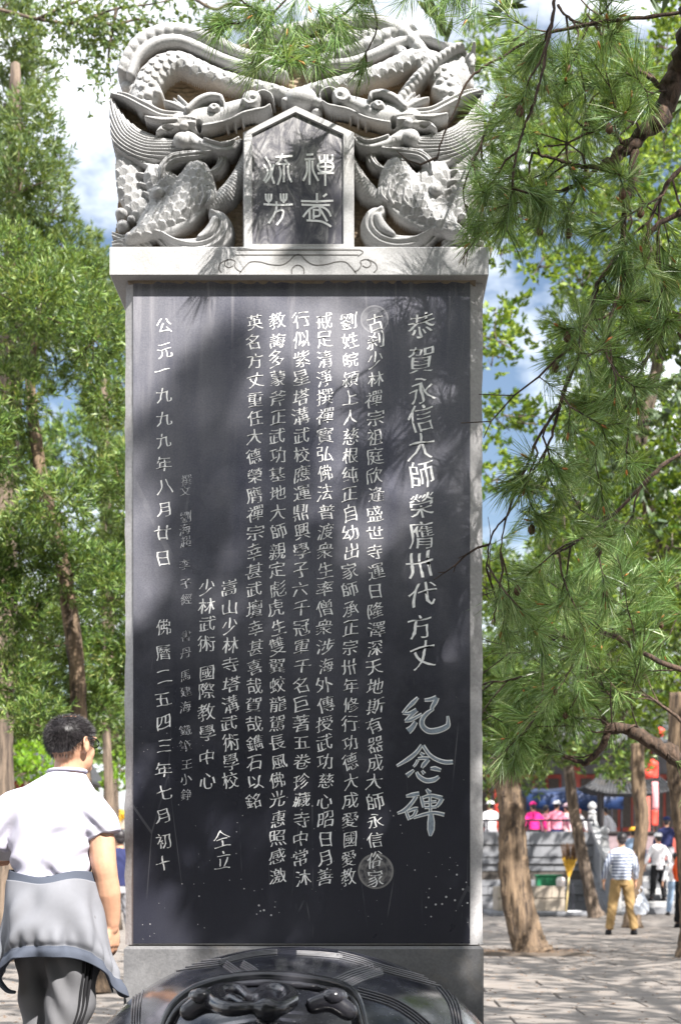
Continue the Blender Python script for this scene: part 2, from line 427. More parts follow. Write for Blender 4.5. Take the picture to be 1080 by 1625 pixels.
blob_tree('cypress_tree', 'tall pale cypress on the far left, its narrow top against the white sky', 'tree', GT,
    (-4.2, 20, 0), [(25, 60, 45, 70), (10, 160, 50, 70), (50, 200, 45, 60), (30, 290, 60, 60), (75, 330, 40, 60), (20, 400, 70, 60), (100, 400, 45, 50), (140, 440, 40, 40),
    (60, 120, 30, 40), (-20, 260, 60, 90), (15, -10, 45, 50), (95, 260, 18, 36), (150, 480, 40, 50), (40, 500, 60, 60)],
    20, M['cyp_far'], M['bark2'], [P(-10, gy(20), 20), P(0, 900, 20), P(20, 500, 20), P(25, 100, 20)], [0.22, 0.2, 0.14, 0.05], dens=0.46, ll=0.115, lw=0.018, k=8, seed=3)
blob_tree('small_cypress_tree', 'slim cypress with a pointed tip just left of the carved stele cap', 'tree', GT,
    (-4.6, 30, 0), [(150, 395, 9, 38), (168, 440, 26, 40), (150, 480, 28, 40), (180, 500, 30, 50), (185, 580, 30, 60), (170, 660, 40, 60), (190, 760, 40, 60), (190, 860, 40, 60)],
    30, M['cyp_far'], M['bark2'], [P(178, gy(30), 30), P(176, 1200, 30), P(170, 900, 30), P(165, 600, 30)], [0.16, 0.13, 0.12, 0.05], dens=0.5, ll=0.13, lw=0.03, k=8, seed=4)
blob_tree('dark_cypress_tree', 'dark cypress filling the gap low on the left beyond the nearest one', 'tree', GT,
    (-6.6, 32, 0), [(20, 1130, 70, 60), (90, 1160, 60, 40), (160, 1150, 50, 50), (30, 1040, 80, 60), (120, 1000, 80, 60), (200, 1120, 40, 60), (60, 900, 80, 70), (160, 880, 60, 60),
     (30, 760, 70, 70), (120, 720, 70, 70), (240, 1000, 50, 120), (-30, 1150, 50, 60), (0, 1210, 50, 30)],
    32, M['cyp'], M['bark2'], [P(100, gy(32), 32), P(104, 1250, 32), P(98, 1150, 32)], [0.3, 0.24, 0.2], dens=0.44, ll=0.16, lw=0.026, k=8, seed=5)
blob_tree('lime_shrub', 'bright lime green young tree behind the left man\'s shoulder', 'shrub', None,
    (-5.4, 26, 0), [(35, 1190, 34, 26), (60, 1215, 26, 22), (20, 1225, 26, 16), (50, 1160, 20, 16), (190, 1215, 16, 20), (180, 1240, 14, 14)], 26, M['lime'], M['bark2'],
    [P(40, gy(26), 26), P(42, 1300, 26), P(40, 1200, 26)], [0.05, 0.04, 0.02], dens=0.5, ll=0.11, lw=0.045, k=6, seed=6)
blob_tree('slim_tree', 'thin straight trunk between the left man\'s head and the stele', 'tree', GT,
    (-3.8, 25, 0), [(170, 1130, 30, 30), (190, 1170, 20, 40), (160, 1090, 30, 30)], 25, M['cyp'], M['bark2'],
    [P(178, gy(25), 25), P(175, 1330, 25), P(172, 1240, 25), P(168, 1160, 25), P(160, 1080, 25)], [0.10, 0.07, 0.065, 0.06, 0.04], dens=0.5, ll=0.12, lw=0.03, k=8, seed=7)
# trunks low on the left
def bare(name, label, Y, pts, rad, seed, m='bark', n=26, rough=0.16):
    b0 = P(pts[0][0], gy(Y), Y); t = empty(name, tuple(b0), label=label, cat='tree', group=GT)
    V, Fs = trunk_mesh([b0]+[P(a, b, Y) for a, b in pts[1:]], rad, n, 9, rough, seed, 0.45)
    link('trunk', mesh_np('trunk', V-b0, Fs, M[m], True), t); return t, b0
t, b0 = bare('cypress_tree', 'thick trunk at the left edge behind the hand holding a phone', 23, [(5, 0), (8, 1440), (5, 1380), (0, 1300), (-4, 1200), (-8, 1100)], [0.20, 0.14, 0.13, 0.12, 0.11, 0.10], 8)
fo = Foliage()
for (px, py, r) in [(-30, 1080, 60), (10, 1130, 40), (-60, 1160, 40)]:
    p, d = blob_points(P(px, py, 23), (r*23/F,)*3, 900); V, Fq = sprays(p, unit(d+rng.normal(size=d.shape)*.5), 8, .12, .03); fo.add(V-b0, Fq)
fo.build('crown', M['cyp'], t)
# right: bright leafy trees beyond the pines
RB = []
for _ in range(150):
    px = rng.uniform(765, 1110); py = rng.uniform(-20, 1130)
    if 790 < px < 900 and 560 < py < 760 and rng.random() < 0.5: continue
    if px < 800 and 380 < py < 700 and rng.random() < 0.6: continue
    if py < 120 and rng.random() < 0.6: continue
    RB.append((px, py, rng.uniform(26, 52), rng.uniform(24, 48)))
blob_tree('broadleaf_tree', 'bright yellow-green leafy tree behind the hanging pine boughs on the right', 'tree', GT,
    (4.0, 24, 0), RB, 24, M['broad'], M['bark2'], [P(1160, gy(24), 24), P(1150, 1200, 24), P(1060, 900, 24), P(1018, 780, 24), P(1016, 700, 24), P(1045, 560, 24), P(1060, 420, 24)],
    [0.2, 0.15, 0.11, 0.09, 0.09, 0.08, 0.05], dens=0.2, ll=0.12, lw=0.05, k=7, seed=9)
blob_tree('dark_cypress_tree', 'dark green cypress low on the right, shading the terrace behind the pine', 'tree', GT,
    (5.6, 36, 0), [(790, 1130, 50, 50), (860, 1120, 60, 60), (940, 1130, 60, 50), (1020, 1120, 60, 50), (1080, 1140, 50, 50), (830, 1030, 60, 60), (930, 1020, 70, 60),
     (1030, 1010, 60, 60), (880, 1200, 46, 30), (960, 1195, 50, 34), (1010, 1215, 30, 20), (800, 1210, 40, 28), (790, 940, 50, 60), (900, 900, 70, 60), (1010, 880, 60, 60), (850, 1240, 26, 18), (985, 1232, 26, 14), (780, 1250, 20, 22)],
    36, M['cyp'], M['bark2'], [P(1180, gy(36), 36), P(1170, 1300, 36), P(1120, 1150, 36)], [0.2, 0.15, 0.12], dens=0.36, ll=0.19, lw=0.045, k=8, seed=10)
FR = [(rng.uniform(770, 1120), rng.uniform(60, 1100), rng.uniform(40, 70), rng.uniform(36, 60)) for _ in range(60)]
FR = [q for q in FR if not (q[0] < 900 and 500 < q[1] < 780) and not (q[0] < 840 and 380 < q[1] < 520)]
blob_tree('tall_cypress_tree', 'tall dark cypress screen furthest back on the right', 'tree', GT, (12, 44, 0), FR, 44, M['cyp'], M['bark2'], [P(1300, gy(44), 44), P(1290, 900, 44), P(1200, 500, 44)], [.3, .25, .1], dens=.22, ll=.26, lw=.06, k=8, seed=21, limbs=False)
# background broadleaf mass peeping round the stele top-right and top-left, thin leafy twigs
tw = empty('leafy_twig_tree', (-5.2, 17, 0), label='dark thin twigs with small blue-green leaves across the sky at top left', cat='tree', group=GT)
mb = MB(); fo = Foliage(); inv = np.array((-5.2, 17, 0))
mb.tube([np.array([0, 0, 0]), P(-150, 900, 17)-inv, P(-120, 200, 17)-inv, P(-80, 0, 17)-inv], [.2, .17, .12, .05], 10)
for pts in ([(-80, 0), (-20, 10), (60, 30), (115, 36), (150, 25), (190, 12), (240, 6), (300, -8)], [(115, 36), (135, 40), (150, 60)], [(150, 25), (180, 40), (220, 30), (260, 45)], [(60, 30), (100, 10), (140, -5)],
            [(185, 12), (178, 50), (172, 90), (176, 130)], [(300, -8), (340, 14), (370, 4), (420, 20)]):
    q = catmull([P(a, b, 17) for a, b in pts], 6); mb.tube([x-inv for x in q], list(np.linspace(.022, .008, len(q))), 5)
    for x in q:
        for _ in range(5):
            c = x + rng.normal(size=3)*0.16 - np.array([0, 0, .08]); d = unit(rng.normal(size=(7, 3)) + np.array([0, 0, -.6]))
            V, Fq = blades(np.tile(c, (7, 1)), d, rng.uniform(.05, .09, 7), 0.028); fo.add(V-inv, Fq)
mb.build('limb', M['bark2'], tw, True, kind='stuff'); fo.build('crown', M['cyp_far'], tw)

# trunks on the right
t, b0 = bare('cypress_tree', 'stout twisted cypress trunk standing just right of the stele in a soil patch', 21.7,
    [(843, 0), (838, 1500), (824, 1450), (814, 1390), (812, 1330), (810, 1280), (804, 1240), (800, 1200), (806, 1120)], [0.25, 0.205, 0.20, 0.19, 0.175, 0.165, 0.15, 0.14, 0.10], 11, n=48, rough=0.10)
fo = Foliage()
for (px, py, r) in [(800, 1150, 50), (850, 1120, 50), (780, 1080, 50), (830, 1180, 34)]:
    p, d = blob_points(P(px, py, 21.7), (r*21.7/F,)*3, 700); V, Fq = sprays(p, unit(d+rng.normal(size=d.shape)*.5), 8, .11, .03); fo.add(V-b0, Fq)
fo.build('crown', M['cyp'], t)
bare('slender_tree', 'slender dark trunk leaning left beside the straw broom', 37, [(945, 0), (940, 1440), (930, 1390), (918, 1330), (908, 1270), (900, 1200)], [.17, .14, .12, .12, .12, .1], 12, 'bark2')
bare('cypress_tree', 'trunk behind the striped-shirt man\'s right shoulder', 31, [(1003, 0), (1006, 1420), (1014, 1350), (1018, 1300), (1012, 1250), (1010, 1180)], [.15, .125, .12, .125, .13, .12], 13, 'bark', 26, 0.08)
bare('cypress_tree', 'rough trunk cut by the right edge of the view under the pine limb', 21, [(1110, 0), (1104, 1450), (1096, 1380), (1088, 1320), (1080, 1260), (1076, 1215), (1080, 1100)], [.24, .18, .16, .14, .14, .15, .13], 14, 'bark', 30, 0.10)

# ------------------------------------------------------------------ pines in front
TWF = 0.68
def pine(name, label, base, trunk, limbs, tuft_specs, n_needles, length, width, inv_group=None, needle_y=None):
    t = empty(name, tuple(base), label=label, cat='tree', group=GT); inv = np.array(base)
    if trunk:
        V, Fs = trunk_mesh(trunk[0], trunk[1], 20, 8, 0.08, 3, 0.3); link('trunk', mesh_np('trunk', V-inv, Fs, M['pinebark'], True), t)
    tips = []; dirs = []
    for (pts, r0, r1, ntw, tl, down) in limbs:
        q = catmull(pts, 7); rr = np.linspace(r0, r1, len(q))
        q = [x + rng.normal(size=3)*0.22*min(r0, .03) for x in q]
        mb = MB(); mb.tube([x-inv for x in q], list(rr*(1+0.1*rng.normal(size=len(q)))), 8 if r0 > 0.012 else 5)
        mb.build('limb', M['pinebark'], t, True)
        tw_ = MB()
        for j in range(int(ntw*TWF+.5)):
            u = rng.uniform(0.15, 1.0); i = min(int(u*(len(q)-1)), len(q)-2)
            s = q[i] + (q[i+1]-q[i])*rng.random(); ax = unit(q[i+1]-q[i])
            d = unit(ax*0.8 + unit(np.cross(ax, rng.normal(size=3)))*0.9 + np.array([0, 0, down]))
            pts2 = [s]; seg = tl*rng.uniform(0.5, 1.2)/4
            for k in range(4):
                d = unit(d + rng.normal(size=3)*0.28 + np.array([0, 0, down*0.25])); pts2.append(pts2[-1] + d*seg)
                if k >= 1:
                    for _ in range(1 if k < 3 else 2):
                        d2 = unit(d*0.7 + rng.normal(size=3)*0.55); e = pts2[-1] + d2*seg*rng.uniform(0.5, 1.1)
                        tw_.tube([pts2[-1]-inv, e-inv], [0.0026, 0.0018], 3, False)
                        tips.append(e); dirs.append(d2)
            tw_.tube([x-inv for x in pts2], [0.0048, 0.0042, 0.0036, 0.003, 0.0022], 4, False)
            tips.append(pts2[-1]); dirs.append(d)
        if ntw: tw_.build('twig', M['pinebark'], t, True, kind='stuff')
    for (p, d) in tuft_specs: tips.append(np.array(p)); dirs.append(np.array(d))
    tips = np.array(tips); dirs = np.array(dirs)
    tpx = 580+tips[:, 0]*F/tips[:, 1]; tpy = 1375-(tips[:, 2]-CAMH)*F/tips[:, 1]
    ok = ~((tpx < 790) & (tpy > 440)) & ~((tpx < 745) & (tpy > 130) & (tpx > 600)) & ~((tpx > 340) & (tpx < 600) & (tpy > 115)); tips = tips[ok]; dirs = dirs[ok]      # the boughs stop short of the inscription
    V, T = needles(tips, dirs, n_needles, length, width)
    fo = Foliage(); fo.add(V-inv, T); fo.build('crown', M['needle'], t)
    M.setdefault('cone', simple('pine_cone_scales', (0.10, 0.055, 0.03), .8, .5, 90, .8)); M.setdefault('bud', simple('orange_brown_bud', (0.42, 0.16, 0.04), .6, .3, 60))
    mbb = MB()
    for j in range(0, len(tips), 4):
        d = unit(dirs[j]); mbb.tube([tips[j]-inv, tips[j]+d*.016-inv, tips[j]+d*.03-inv], [.0045, .005, .001], 6)
    mbb.build('bud', M['bud'], t, True, kind='stuff')
    for j in range(3, min(len(tips), 400), 17):
        q0 = tips[j]-inv; mc = MB(); mc.lathe((q0[0], q0[1], q0[2]-.05), [(.003, 0), (.010, .006), (.014, .015), (.0125, .026), (.007, .035), (.002, .04)], 9); mc.build('pine_cone', M['cone'], t, True)
    return t, tips, dirs
Yn = 6.05
def PP(lst, Y=Yn): return [P(a, b, Y if len(r) == 0 else r[0]) for a, b, *r in lst]
near = [
 (PP([(1150, -80, 5.75), (1100, 20, 5.85), (1077, 108), (1050, 180), (1020, 212), (990, 236), (955, 262)]), 0.046, 0.02, 5, 0.5, -0.1),
 (PP([(1006, 240), (1003, 290), (992, 330), (985, 400, 6.25)]), 0.017, 0.010, 8, 0.45, -0.35),
 (PP([(985, 400), (955, 440), (935, 490), (916, 567), (897, 614), (888, 642)]), 0.010, 0.008, 7, 0.40, -0.3),
 (PP([(888, 642), (853, 696), (834, 743), (803, 822), (793, 885)]), 0.0065, 0.003, 8, 0.32, -0.3),
 (PP([(888, 642), (872, 700), (845, 750), (810, 810), (780, 850), (771, 905)]), 0.0055, 0.003, 7, 0.3, -0.3),
 (PP([(955, 262), (925, 264), (900, 258), (860, 245), (822, 238)]), 0.010, 0.004, 9, 0.3, -0.15),
 (PP([(955, 262), (915, 292), (880, 305), (845, 318), (815, 322)]), 0.009, 0.0035, 6, 0.28, -0.2),
 (PP([(992, 233), (965, 205), (930, 212), (895, 228), (862, 232)]), 0.007, 0.003, 7, 0.26, 0.0),
 (PP([(1090, 18), (1010, 28), (940, 36), (860, 55), (785, 95), (743, 126), (721, 176), (702, 220), (693, 252)], 5.85), 0.007, 0.003, 3, 0.2, -0.2),
 (PP([(882, -30), (876, 30), (868, 70), (856, 130), (842, 175), (825, 220), (815, 270), (812, 300)], 5.35), 0.0065, 0.003, 7, 0.24, -0.2),
 (PP([(884, 8), (905, 30), (935, 38), (1000, 30)], 5.95), 0.006, 0.004, 6, 0.3, -0.1),
 (PP([(1060, 160), (1040, 130), (1000, 100), (960, 60), (930, 20)]), 0.011, 0.004, 10, 0.34, -0.05),
 (PP([(1100, 330), (1040, 360), (1000, 420), (970, 500), (960, 560)], 6.0), 0.012, 0.005, 9, 0.4, -0.3),
 (PP([(1120, 480), (1060, 520), (1020, 580), (1000, 640)], 6.2), 0.011, 0.004, 10, 0.36, -0.3),
 (PP([(1100, 250), (1060, 290), (1035, 340), (1020, 400)], 6.0), 0.010, 0.004, 9, 0.36, -0.3),
 (PP([(1120, 700), (1050, 740), (990, 800), (930, 850), (880, 880)], 6.6), 0.011, 0.004, 9, 0.4, -0.2),
 # branch crossing above the stele
 (PP([(760, -120, 6.22), (660, -60, 6.22), (585, -10, 6.22), (520, 40, 6.22), (470, 75, 6.22), (450, 110, 6.22)]), 0.008, 0.0035, 4, 0.2, -0.35),
 (PP([(585, -10, 6.22), (598, 40, 6.22), (585, 75, 6.22), (568, 105, 6.22), (560, 125, 6.22)]), 0.004, 0.002, 3, 0.12, -0.4),
 (PP([(520, -60, 6.22), (470, -20, 6.22), (430, 20, 6.22), (395, 10, 6.22)]), 0.006, 0.003, 4, 0.2, -0.4),
 (PP([(790, 150, 6.45), (762, 230, 6.0), (735, 300, 6.05), (742, 350, 6.1), (735, 420, 6.1)]), 0.0045, 0.002, 5, 0.22, -0.3),
]
def aimed(px, py, dx, dz, Y): 
    return (P(px, py, Y), (dx, rng.uniform(-.35, .35), dz))
tf = [aimed(905, 640, .8, -.6, 6.15), aimed(930, 655, .9, -.7, 6.15), aimed(945, 640, .9, -.3, 6.25), aimed(900, 700, .7, -.8, 6.15), aimed(935, 700, .8, -.6, 6.15),
      aimed(915, 745, .6, -.7, 6.15), aimed(925, 840, .5, -.4, 6.15), aimed(940, 850, .9, .1, 6.15),
      aimed(790, 215, -.6, -.4, 6.05), aimed(775, 200, -.8, -.2, 6.05), aimed(800, 240, -.5, -.6, 6.05), aimed(760, 180, -.7, .1, 6.15), aimed(815, 200, -.3, -.7, 6.05), aimed(785, 250, .2, -.9, 6.05),
      aimed(765, 215, -.9, -.5, 6.15), aimed(830, 160, -.2, -.6, 6.05), aimed(810, 150, -.6, -.4, 6.05),
      aimed(440, 85, -.8, -.3, 6.2), aimed(435, 95, -.5, -.7, 6.2), aimed(450, 85, 0, -1, 6.2), aimed(400, 25, -.6, -.5, 6.2), aimed(385, 20, -.8, -.4, 6.2),
      aimed(420, 30, -.3, -.8, 6.2), aimed(475, 60, .1, -.9, 6.2), aimed(500, 50, .5, -.6, 6.2), aimed(520, 40, .5, -.7, 6.2), aimed(540, 30, .3, -.8, 6.2), aimed(460, 20, -.3, -.6, 6.2), aimed(490, 10, .2, -.7, 6.2),
      aimed(435, 130, -.3, -.8, 6.2), aimed(480, 85, .5, -.6, 6.2), aimed(570, 20, .3, -.8, 6.2), aimed(415, 60, -.6, -.8, 6.2), aimed(455, 45, -.1, -1, 6.2), aimed(535, 65, .1, -1, 6.2), aimed(365, 10, -.9, -.4, 6.2)]
tf += [aimed(rng.uniform(345, 590), rng.uniform(-10, 75), rng.uniform(-.8, .8), rng.uniform(-1, -.2), 6.2) for _ in range(16)]
tf += [aimed(rng.uniform(600, 760), rng.uniform(-30, 40), rng.uniform(-.8, .5), rng.uniform(-1, -.2), 6.2) for _ in range(10)]
pine('pine_tree', 'long-needled pine whose dark boughs hang in front of the stele\'s right side', (2.6, 5.0, 0),
     ([(2.6, 5.0, 0), (2.5, 5.1, 1.5), (2.7, 5.2, 3.0), (2.3, 5.5, 4.2), P(1150, -80, 5.75)], [0.19, 0.15, 0.14, 0.11, 0.047]), near, tf, 52, 0.135, 0.0023)
low = [
 (PP([(1150, 1240), (1085, 1208), (1040, 1183), (1000, 1160), (966, 1154)], 9), 0.05, 0.03, 7, 0.6, 0.2),
 (PP([(966, 1154), (958, 1180), (930, 1213)], 9), 0.024, 0.016, 2, 0.4, 0.0),
 (PP([(930, 1213), (885, 1196), (845, 1182), (805, 1168)], 9), 0.014, 0.006, 8, 0.45, 0.1),
 (PP([(966, 1154), (940, 1110), (945, 1060), (955, 1010), (950, 960)], 9.2), 0.016, 0.006, 12, 0.5, 0.1),
 (PP([(1150, 1080), (1060, 1055), (1000, 1025), (960, 1005), (910, 1015), (850, 1000)], 8.8), 0.016, 0.005, 18, 0.5, 0.0),
 (PP([(955, 1010), (900, 1040), (860, 1065), (800, 1080), (765, 1085)], 9.0), 0.011, 0.004, 14, 0.5, -0.05),
 (PP([(860, 1065), (860, 1110), (840, 1150), (820, 1170)], 8.8), 0.008, 0.004, 8, 0.4, 0.0),
 (PP([(1150, 960), (1080, 975), (1030, 985), (985, 960)], 9.4), 0.012, 0.004, 14, 0.5, 0.1),
 (PP([(1100, 1160), (1050, 1120), (1010, 1100), (960, 1110)], 9.2), 0.012, 0.004, 12, 0.45, 0.0),
 (PP([(1000, 1025), (920, 960), (860, 940), (800, 960), (765, 940)], 9.6), 0.010, 0.004, 16, 0.5, 0.0),
]
tf2 = [aimed(rng.uniform(770, 860), rng.uniform(1150, 1215), rng.uniform(-1, 1), rng.uniform(-.8, .4), 9) for _ in range(22)] + \
      [aimed(rng.uniform(900, 1080), rng.uniform(900, 1000), rng.uniform(-1, 1), rng.uniform(0, 1), 9) for _ in range(40)]
pine('pine_tree', 'lower pine with a kinked bare limb reaching in from the right above the terrace', (3.4, 9, 0),
     ([(3.4, 9, 0), (3.1, 9, .8), (2.6, 9, 1.3), P(1150, 1240, 9)], [0.16, 0.14, 0.1, 0.055]), low, tf2, 44, 0.16, 0.0034)

# overhead pine canopy, out of view, its clumps placed to dapple the stele and the paving
SXs = lambda px: (px-580)*6.6/F
SZs = lambda py: CAMH+(1375-py)*6.6/F
t_over = empty('tall_pine_tree', (6.2, 1.2, 0), label='tall unseen pine on the right, its clumps placed to shade the stele', cat='tree', group=GT)
inv = np.array((6.2, 1.2, 0))
V, Fs = trunk_mesh([(6.2, 1.2, 0), (6.1, 1.3, 3), (6.2, 1.2, 6), (5.9, 1.0, 9), (5.7, .8, 13)], [.3, .25, .22, .17, .06], 20, 8, .08, 2, .3)
link('trunk', mesh_np('trunk', V-inv, Fs, M['pinebark'], True), t_over)
tips = []
cl = []
for (px_, py_, rx_, ry_, n_, tr_) in SHADE:
    a_ = rng.uniform(0, 6.283, n_); r_ = np.sqrt(rng.random(n_)); t_ = rng.uniform(*tr_, n_)
    p = np.stack([SXs(px_+rx_*r_*np.cos(a_)), np.full(n_, 6.58), SZs(py_+ry_*r_*np.sin(a_))], 1) + SDIR*t_[:, None]; cl.append(p)
single = np.concatenate(cl)
mb = MB(); top = np.array((6.1, 1.1, 7.0))
for p in cl:
    for k in range(0, len(p), max(1, len(p)//2)):
        e = p[k]; q = catmull([top, (top+e)/2+np.array([0, 0, .5]), e], 5)
        mb.tube([x-inv for x in q], list(np.linspace(.03, .006, len(q))), 5)
# ground dapple
n = 5200
gx = rng.uniform(-3.0, 7.0, n); gyy = 10.5 + 35*rng.uniform(0, 1, n)**1.15; tt = rng.uniform(8.3, 12.5, n)
cc = np.stack([gx, gyy, np.zeros(n)], 1) + SDIR*tt[:, None]
cnt = np.sin(gx*1.7+gyy*.9)+np.sin(gx*.7-gyy*1.3)+rng.normal(size=n)*.6
px = 580 + cc[:, 0]*F/cc[:, 1]; py = 1375-(cc[:, 2]-CAMH)*F/cc[:, 1]
vis = (px > -20) & (px < 1100) & (py > -20) & (py < 1640) & (cc[:, 1] > 0) & ~((cc[:, 1] > 22) & (px > 900) & (px < 1090) & (py < 1060) & (py > 200))
t_s = (6.58-cc[:, 1])/(-SDIR[1])*-1; t_s = (cc[:, 1]-6.58)/SDIR[1]; x_s = cc[:, 0]-SDIR[0]*t_s; z_s = cc[:, 2]-SDIR[2]*t_s
clear = ~((t_s > 0) & (x_s > -2.1) & (x_s < 1.1) & (z_s > 1.2) & (z_s < 5.2)) & ~((t_s > 0) & (x_s > -2.2) & (x_s < -.85) & (z_s > 0.3) & (z_s < 2.2))     # leave the sun's way to the stele open
keep = (cnt > np.where(gyy > 33, -2.2, -1.1)) & (~vis) & clear
tips.append(cc[keep]); 
for e in cc[keep & (cc[:, 1] > 9)][::60]:
    q = catmull([np.array((6.0, max(2.0, e[1]-3), 6.5)), (np.array((6.0, max(2.0, e[1]-3), 6.5))+e)/2+np.array([0, 0, .4]), e], 4); mb.tube([x-inv for x in q], list(np.linspace(.05, .008, len(q))), 5)
mb.build('limb', M['pinebark'], t_over, True, kind='stuff')
allp = np.concatenate(tips)
c2 = np.repeat(allp, 2, 0) + rng.normal(size=(len(allp)*2, 3))*0.14
V, T = needles(single, rng.normal(size=single.shape), 15, 0.15, 0.02, back=0.12); fo = Foliage(); fo.add(V-inv, T)
V, T = needles(c2, rng.normal(size=c2.shape), 12, 0.20, 0.05, back=0.16)
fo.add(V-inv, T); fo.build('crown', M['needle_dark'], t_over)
# ------------------------------------------------------------------ the stele
YS = 6.60                       # plane of the polished face
def SX(px, Y=YS): return (px-580)*Y/F
def SZ(py, Y=YS): return CAMH + (1375-py)*Y/F
# polished dusty black granite with scratches, flecks and two worn round marks
m, nt, b = mat_new('black_granite_panel'); v = objco(nt)
streak = noise(nt, objco(nt, (9, 1, 0.9)), 1.6, 6, 0.6, 0.3)
n1 = noise(nt, v, 1.7, 5, 0.6)
c = ramp(nt, mth(nt, 'ADD', mth(nt, 'MULTIPLY', streak, 0.35), mth(nt, 'MULTIPLY', n1, 0.65)), [(0.30, (0.070, 0.074, 0.108)), (0.68, (0.20, 0.20, 0.22))])
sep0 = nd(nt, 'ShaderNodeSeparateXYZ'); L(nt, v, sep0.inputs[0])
# shade over the lower face put into the colour; dusty and grey higher up
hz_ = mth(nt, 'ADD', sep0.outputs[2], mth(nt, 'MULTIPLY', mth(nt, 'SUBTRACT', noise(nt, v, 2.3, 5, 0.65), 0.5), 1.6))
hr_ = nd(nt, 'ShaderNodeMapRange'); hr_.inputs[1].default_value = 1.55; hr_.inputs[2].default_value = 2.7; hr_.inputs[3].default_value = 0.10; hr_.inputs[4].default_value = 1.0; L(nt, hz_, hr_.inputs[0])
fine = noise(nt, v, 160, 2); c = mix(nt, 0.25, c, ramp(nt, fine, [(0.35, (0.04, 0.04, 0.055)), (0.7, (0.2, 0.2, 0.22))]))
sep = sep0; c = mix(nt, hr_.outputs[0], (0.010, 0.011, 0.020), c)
# pale runs, stronger towards the cap
run = noise(nt, objco(nt, (20, 1, 1.1)), 1.0, 6, 0.65, 0.9)
topm = nd(nt, 'ShaderNodeMapRange'); topm.inputs[1].default_value = 2.75; topm.inputs[2].default_value = 3.4; L(nt, sep.outputs[2], topm.inputs[0])
rm = mth(nt, 'MULTIPLY', ramp(nt, run, [(0.54, 0.0), (0.74, 0.6)]), topm.outputs[0]); c = mix(nt, rm, c, (0.34, 0.33, 0.35))
# specks
vo = nd(nt, 'ShaderNodeTexVoronoi', feature='F1'); vo.inputs['Scale'].default_value = 38; vo.inputs['Randomness'].default_value = 1; L(nt, v, vo.inputs['Vector'])
sel = noise(nt, v, 3.2, 2)
botm = nd(nt, 'ShaderNodeMapRange'); botm.inputs[1].default_value = 2.1; botm.inputs[2].default_value = 0.95; L(nt, sep.outputs[2], botm.inputs[0])
sz = mth(nt, 'MULTIPLY', mth(nt, 'SUBTRACT', sel, 0.45), 0.9)
spk = mth(nt, 'LESS_THAN', vo.outputs['Distance'], mth(nt, 'MULTIPLY', sz, botm.outputs[0])); c = mix(nt, mth(nt, 'MULTIPLY', spk, 0.8), c, (0.55, 0.54, 0.55))
# scratches
for sc_, rot, th in ((5, 0.5, 0.006), (4, -0.9, 0.005), (7, 1.3, 0.0045)):
    tc = nd(nt, 'ShaderNodeTexCoord'); mp = nd(nt, 'ShaderNodeMapping'); mp.inputs['Rotation'].default_value = (0, rot, 0); mp.inputs['Scale'].default_value = (1, 1, 0.16)
    L(nt, tc.outputs['Object'], mp.inputs['Vector'])
    vv = nd(nt, 'ShaderNodeTexVoronoi', feature='DISTANCE_TO_EDGE'); vv.inputs['Scale'].default_value = sc_; L(nt, mp.outputs[0], vv.inputs['Vector'])
    k = mth(nt, 'MULTIPLY', mth(nt, 'LESS_THAN', vv.outputs['Distance'], th), ramp(nt, noise(nt, v, 2.2+rot, 3), [(0.60, 0.0), (0.70, 0.22)])); c = mix(nt, k, c, (0.4, 0.4, 0.42))
def disc(c, cx, cz, r, amt, col):
    dx = mth(nt, 'SUBTRACT', sep.outputs[0], cx); dz = mth(nt, 'SUBTRACT', sep.outputs[2], cz)
    d = mth(nt, 'SQRT', mth(nt, 'ADD', mth(nt, 'MULTIPLY', dx, dx), mth(nt, 'MULTIPLY', dz, dz)))
    inside = mth(nt, 'LESS_THAN', d, r); ringm = mth(nt, 'LESS_THAN', mth(nt, 'ABSOLUTE', mth(nt, 'SUBTRACT', d, r*0.96)), r*0.05)
    ring2 = mth(nt, 'LESS_THAN', mth(nt, 'ABSOLUTE', mth(nt, 'SUBTRACT', d, r*0.62)), r*0.05)
    nn = ramp(nt, noise(nt, v, 34, 4), [(0.42, 0.1), (0.62, 1.0)])
    k = mth(nt, 'MULTIPLY', mth(nt, 'MULTIPLY', inside, nn), amt); c = mix(nt, k, c, col)
    return mix(nt, mth(nt, 'MULTIPLY', mth(nt, 'MAXIMUM', ringm, mth(nt, 'MULTIPLY', ring2, 0.5)), 0.6), c, col)
c = disc(c, SX(594), SZ(507), 22/400, 0.45, (0.32, 0.32, 0.34)); c = disc(c, SX(596), SZ(1383), 28/400, 0.6, (0.30, 0.29, 0.28))
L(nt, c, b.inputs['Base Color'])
rr_ = ramp(nt, n1, [(0.3, 0.22), (0.7, 0.42)]); L(nt, rr_, b.inputs['Roughness'])
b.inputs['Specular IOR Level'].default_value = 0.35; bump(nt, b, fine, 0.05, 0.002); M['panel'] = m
# whitish worn tablet
m, nt, b = mat_new('worn_tablet_stone'); v = objco(nt)
n1 = noise(nt, objco(nt, (2.2, 1, 1)), 7, 8, 0.75, 1.2)
sep = nd(nt, 'ShaderNodeSeparateXYZ'); L(nt, v, sep.inputs[0])
hm = nd(nt, 'ShaderNodeMapRange'); hm.inputs[1].default_value = 3.60; hm.inputs[2].default_value = 4.1; L(nt, sep.outputs[2], hm.inputs[0])
f = mth(nt, 'ADD', n1, mth(nt, 'MULTIPLY', hm.outputs[0], 0.10))
c = ramp(nt, f, [(0.44, (0.045, 0.045, 0.062)), (0.56, (0.10, 0.098, 0.11)), (0.66, (0.26, 0.255, 0.26)), (0.8, (0.4, 0.39, 0.39))]); L(nt, c, b.inputs['Base Color']); b.inputs['Roughness'].default_value = 0.55
bump(nt, b, n1, 0.25, 0.004); M['tablet'] = m
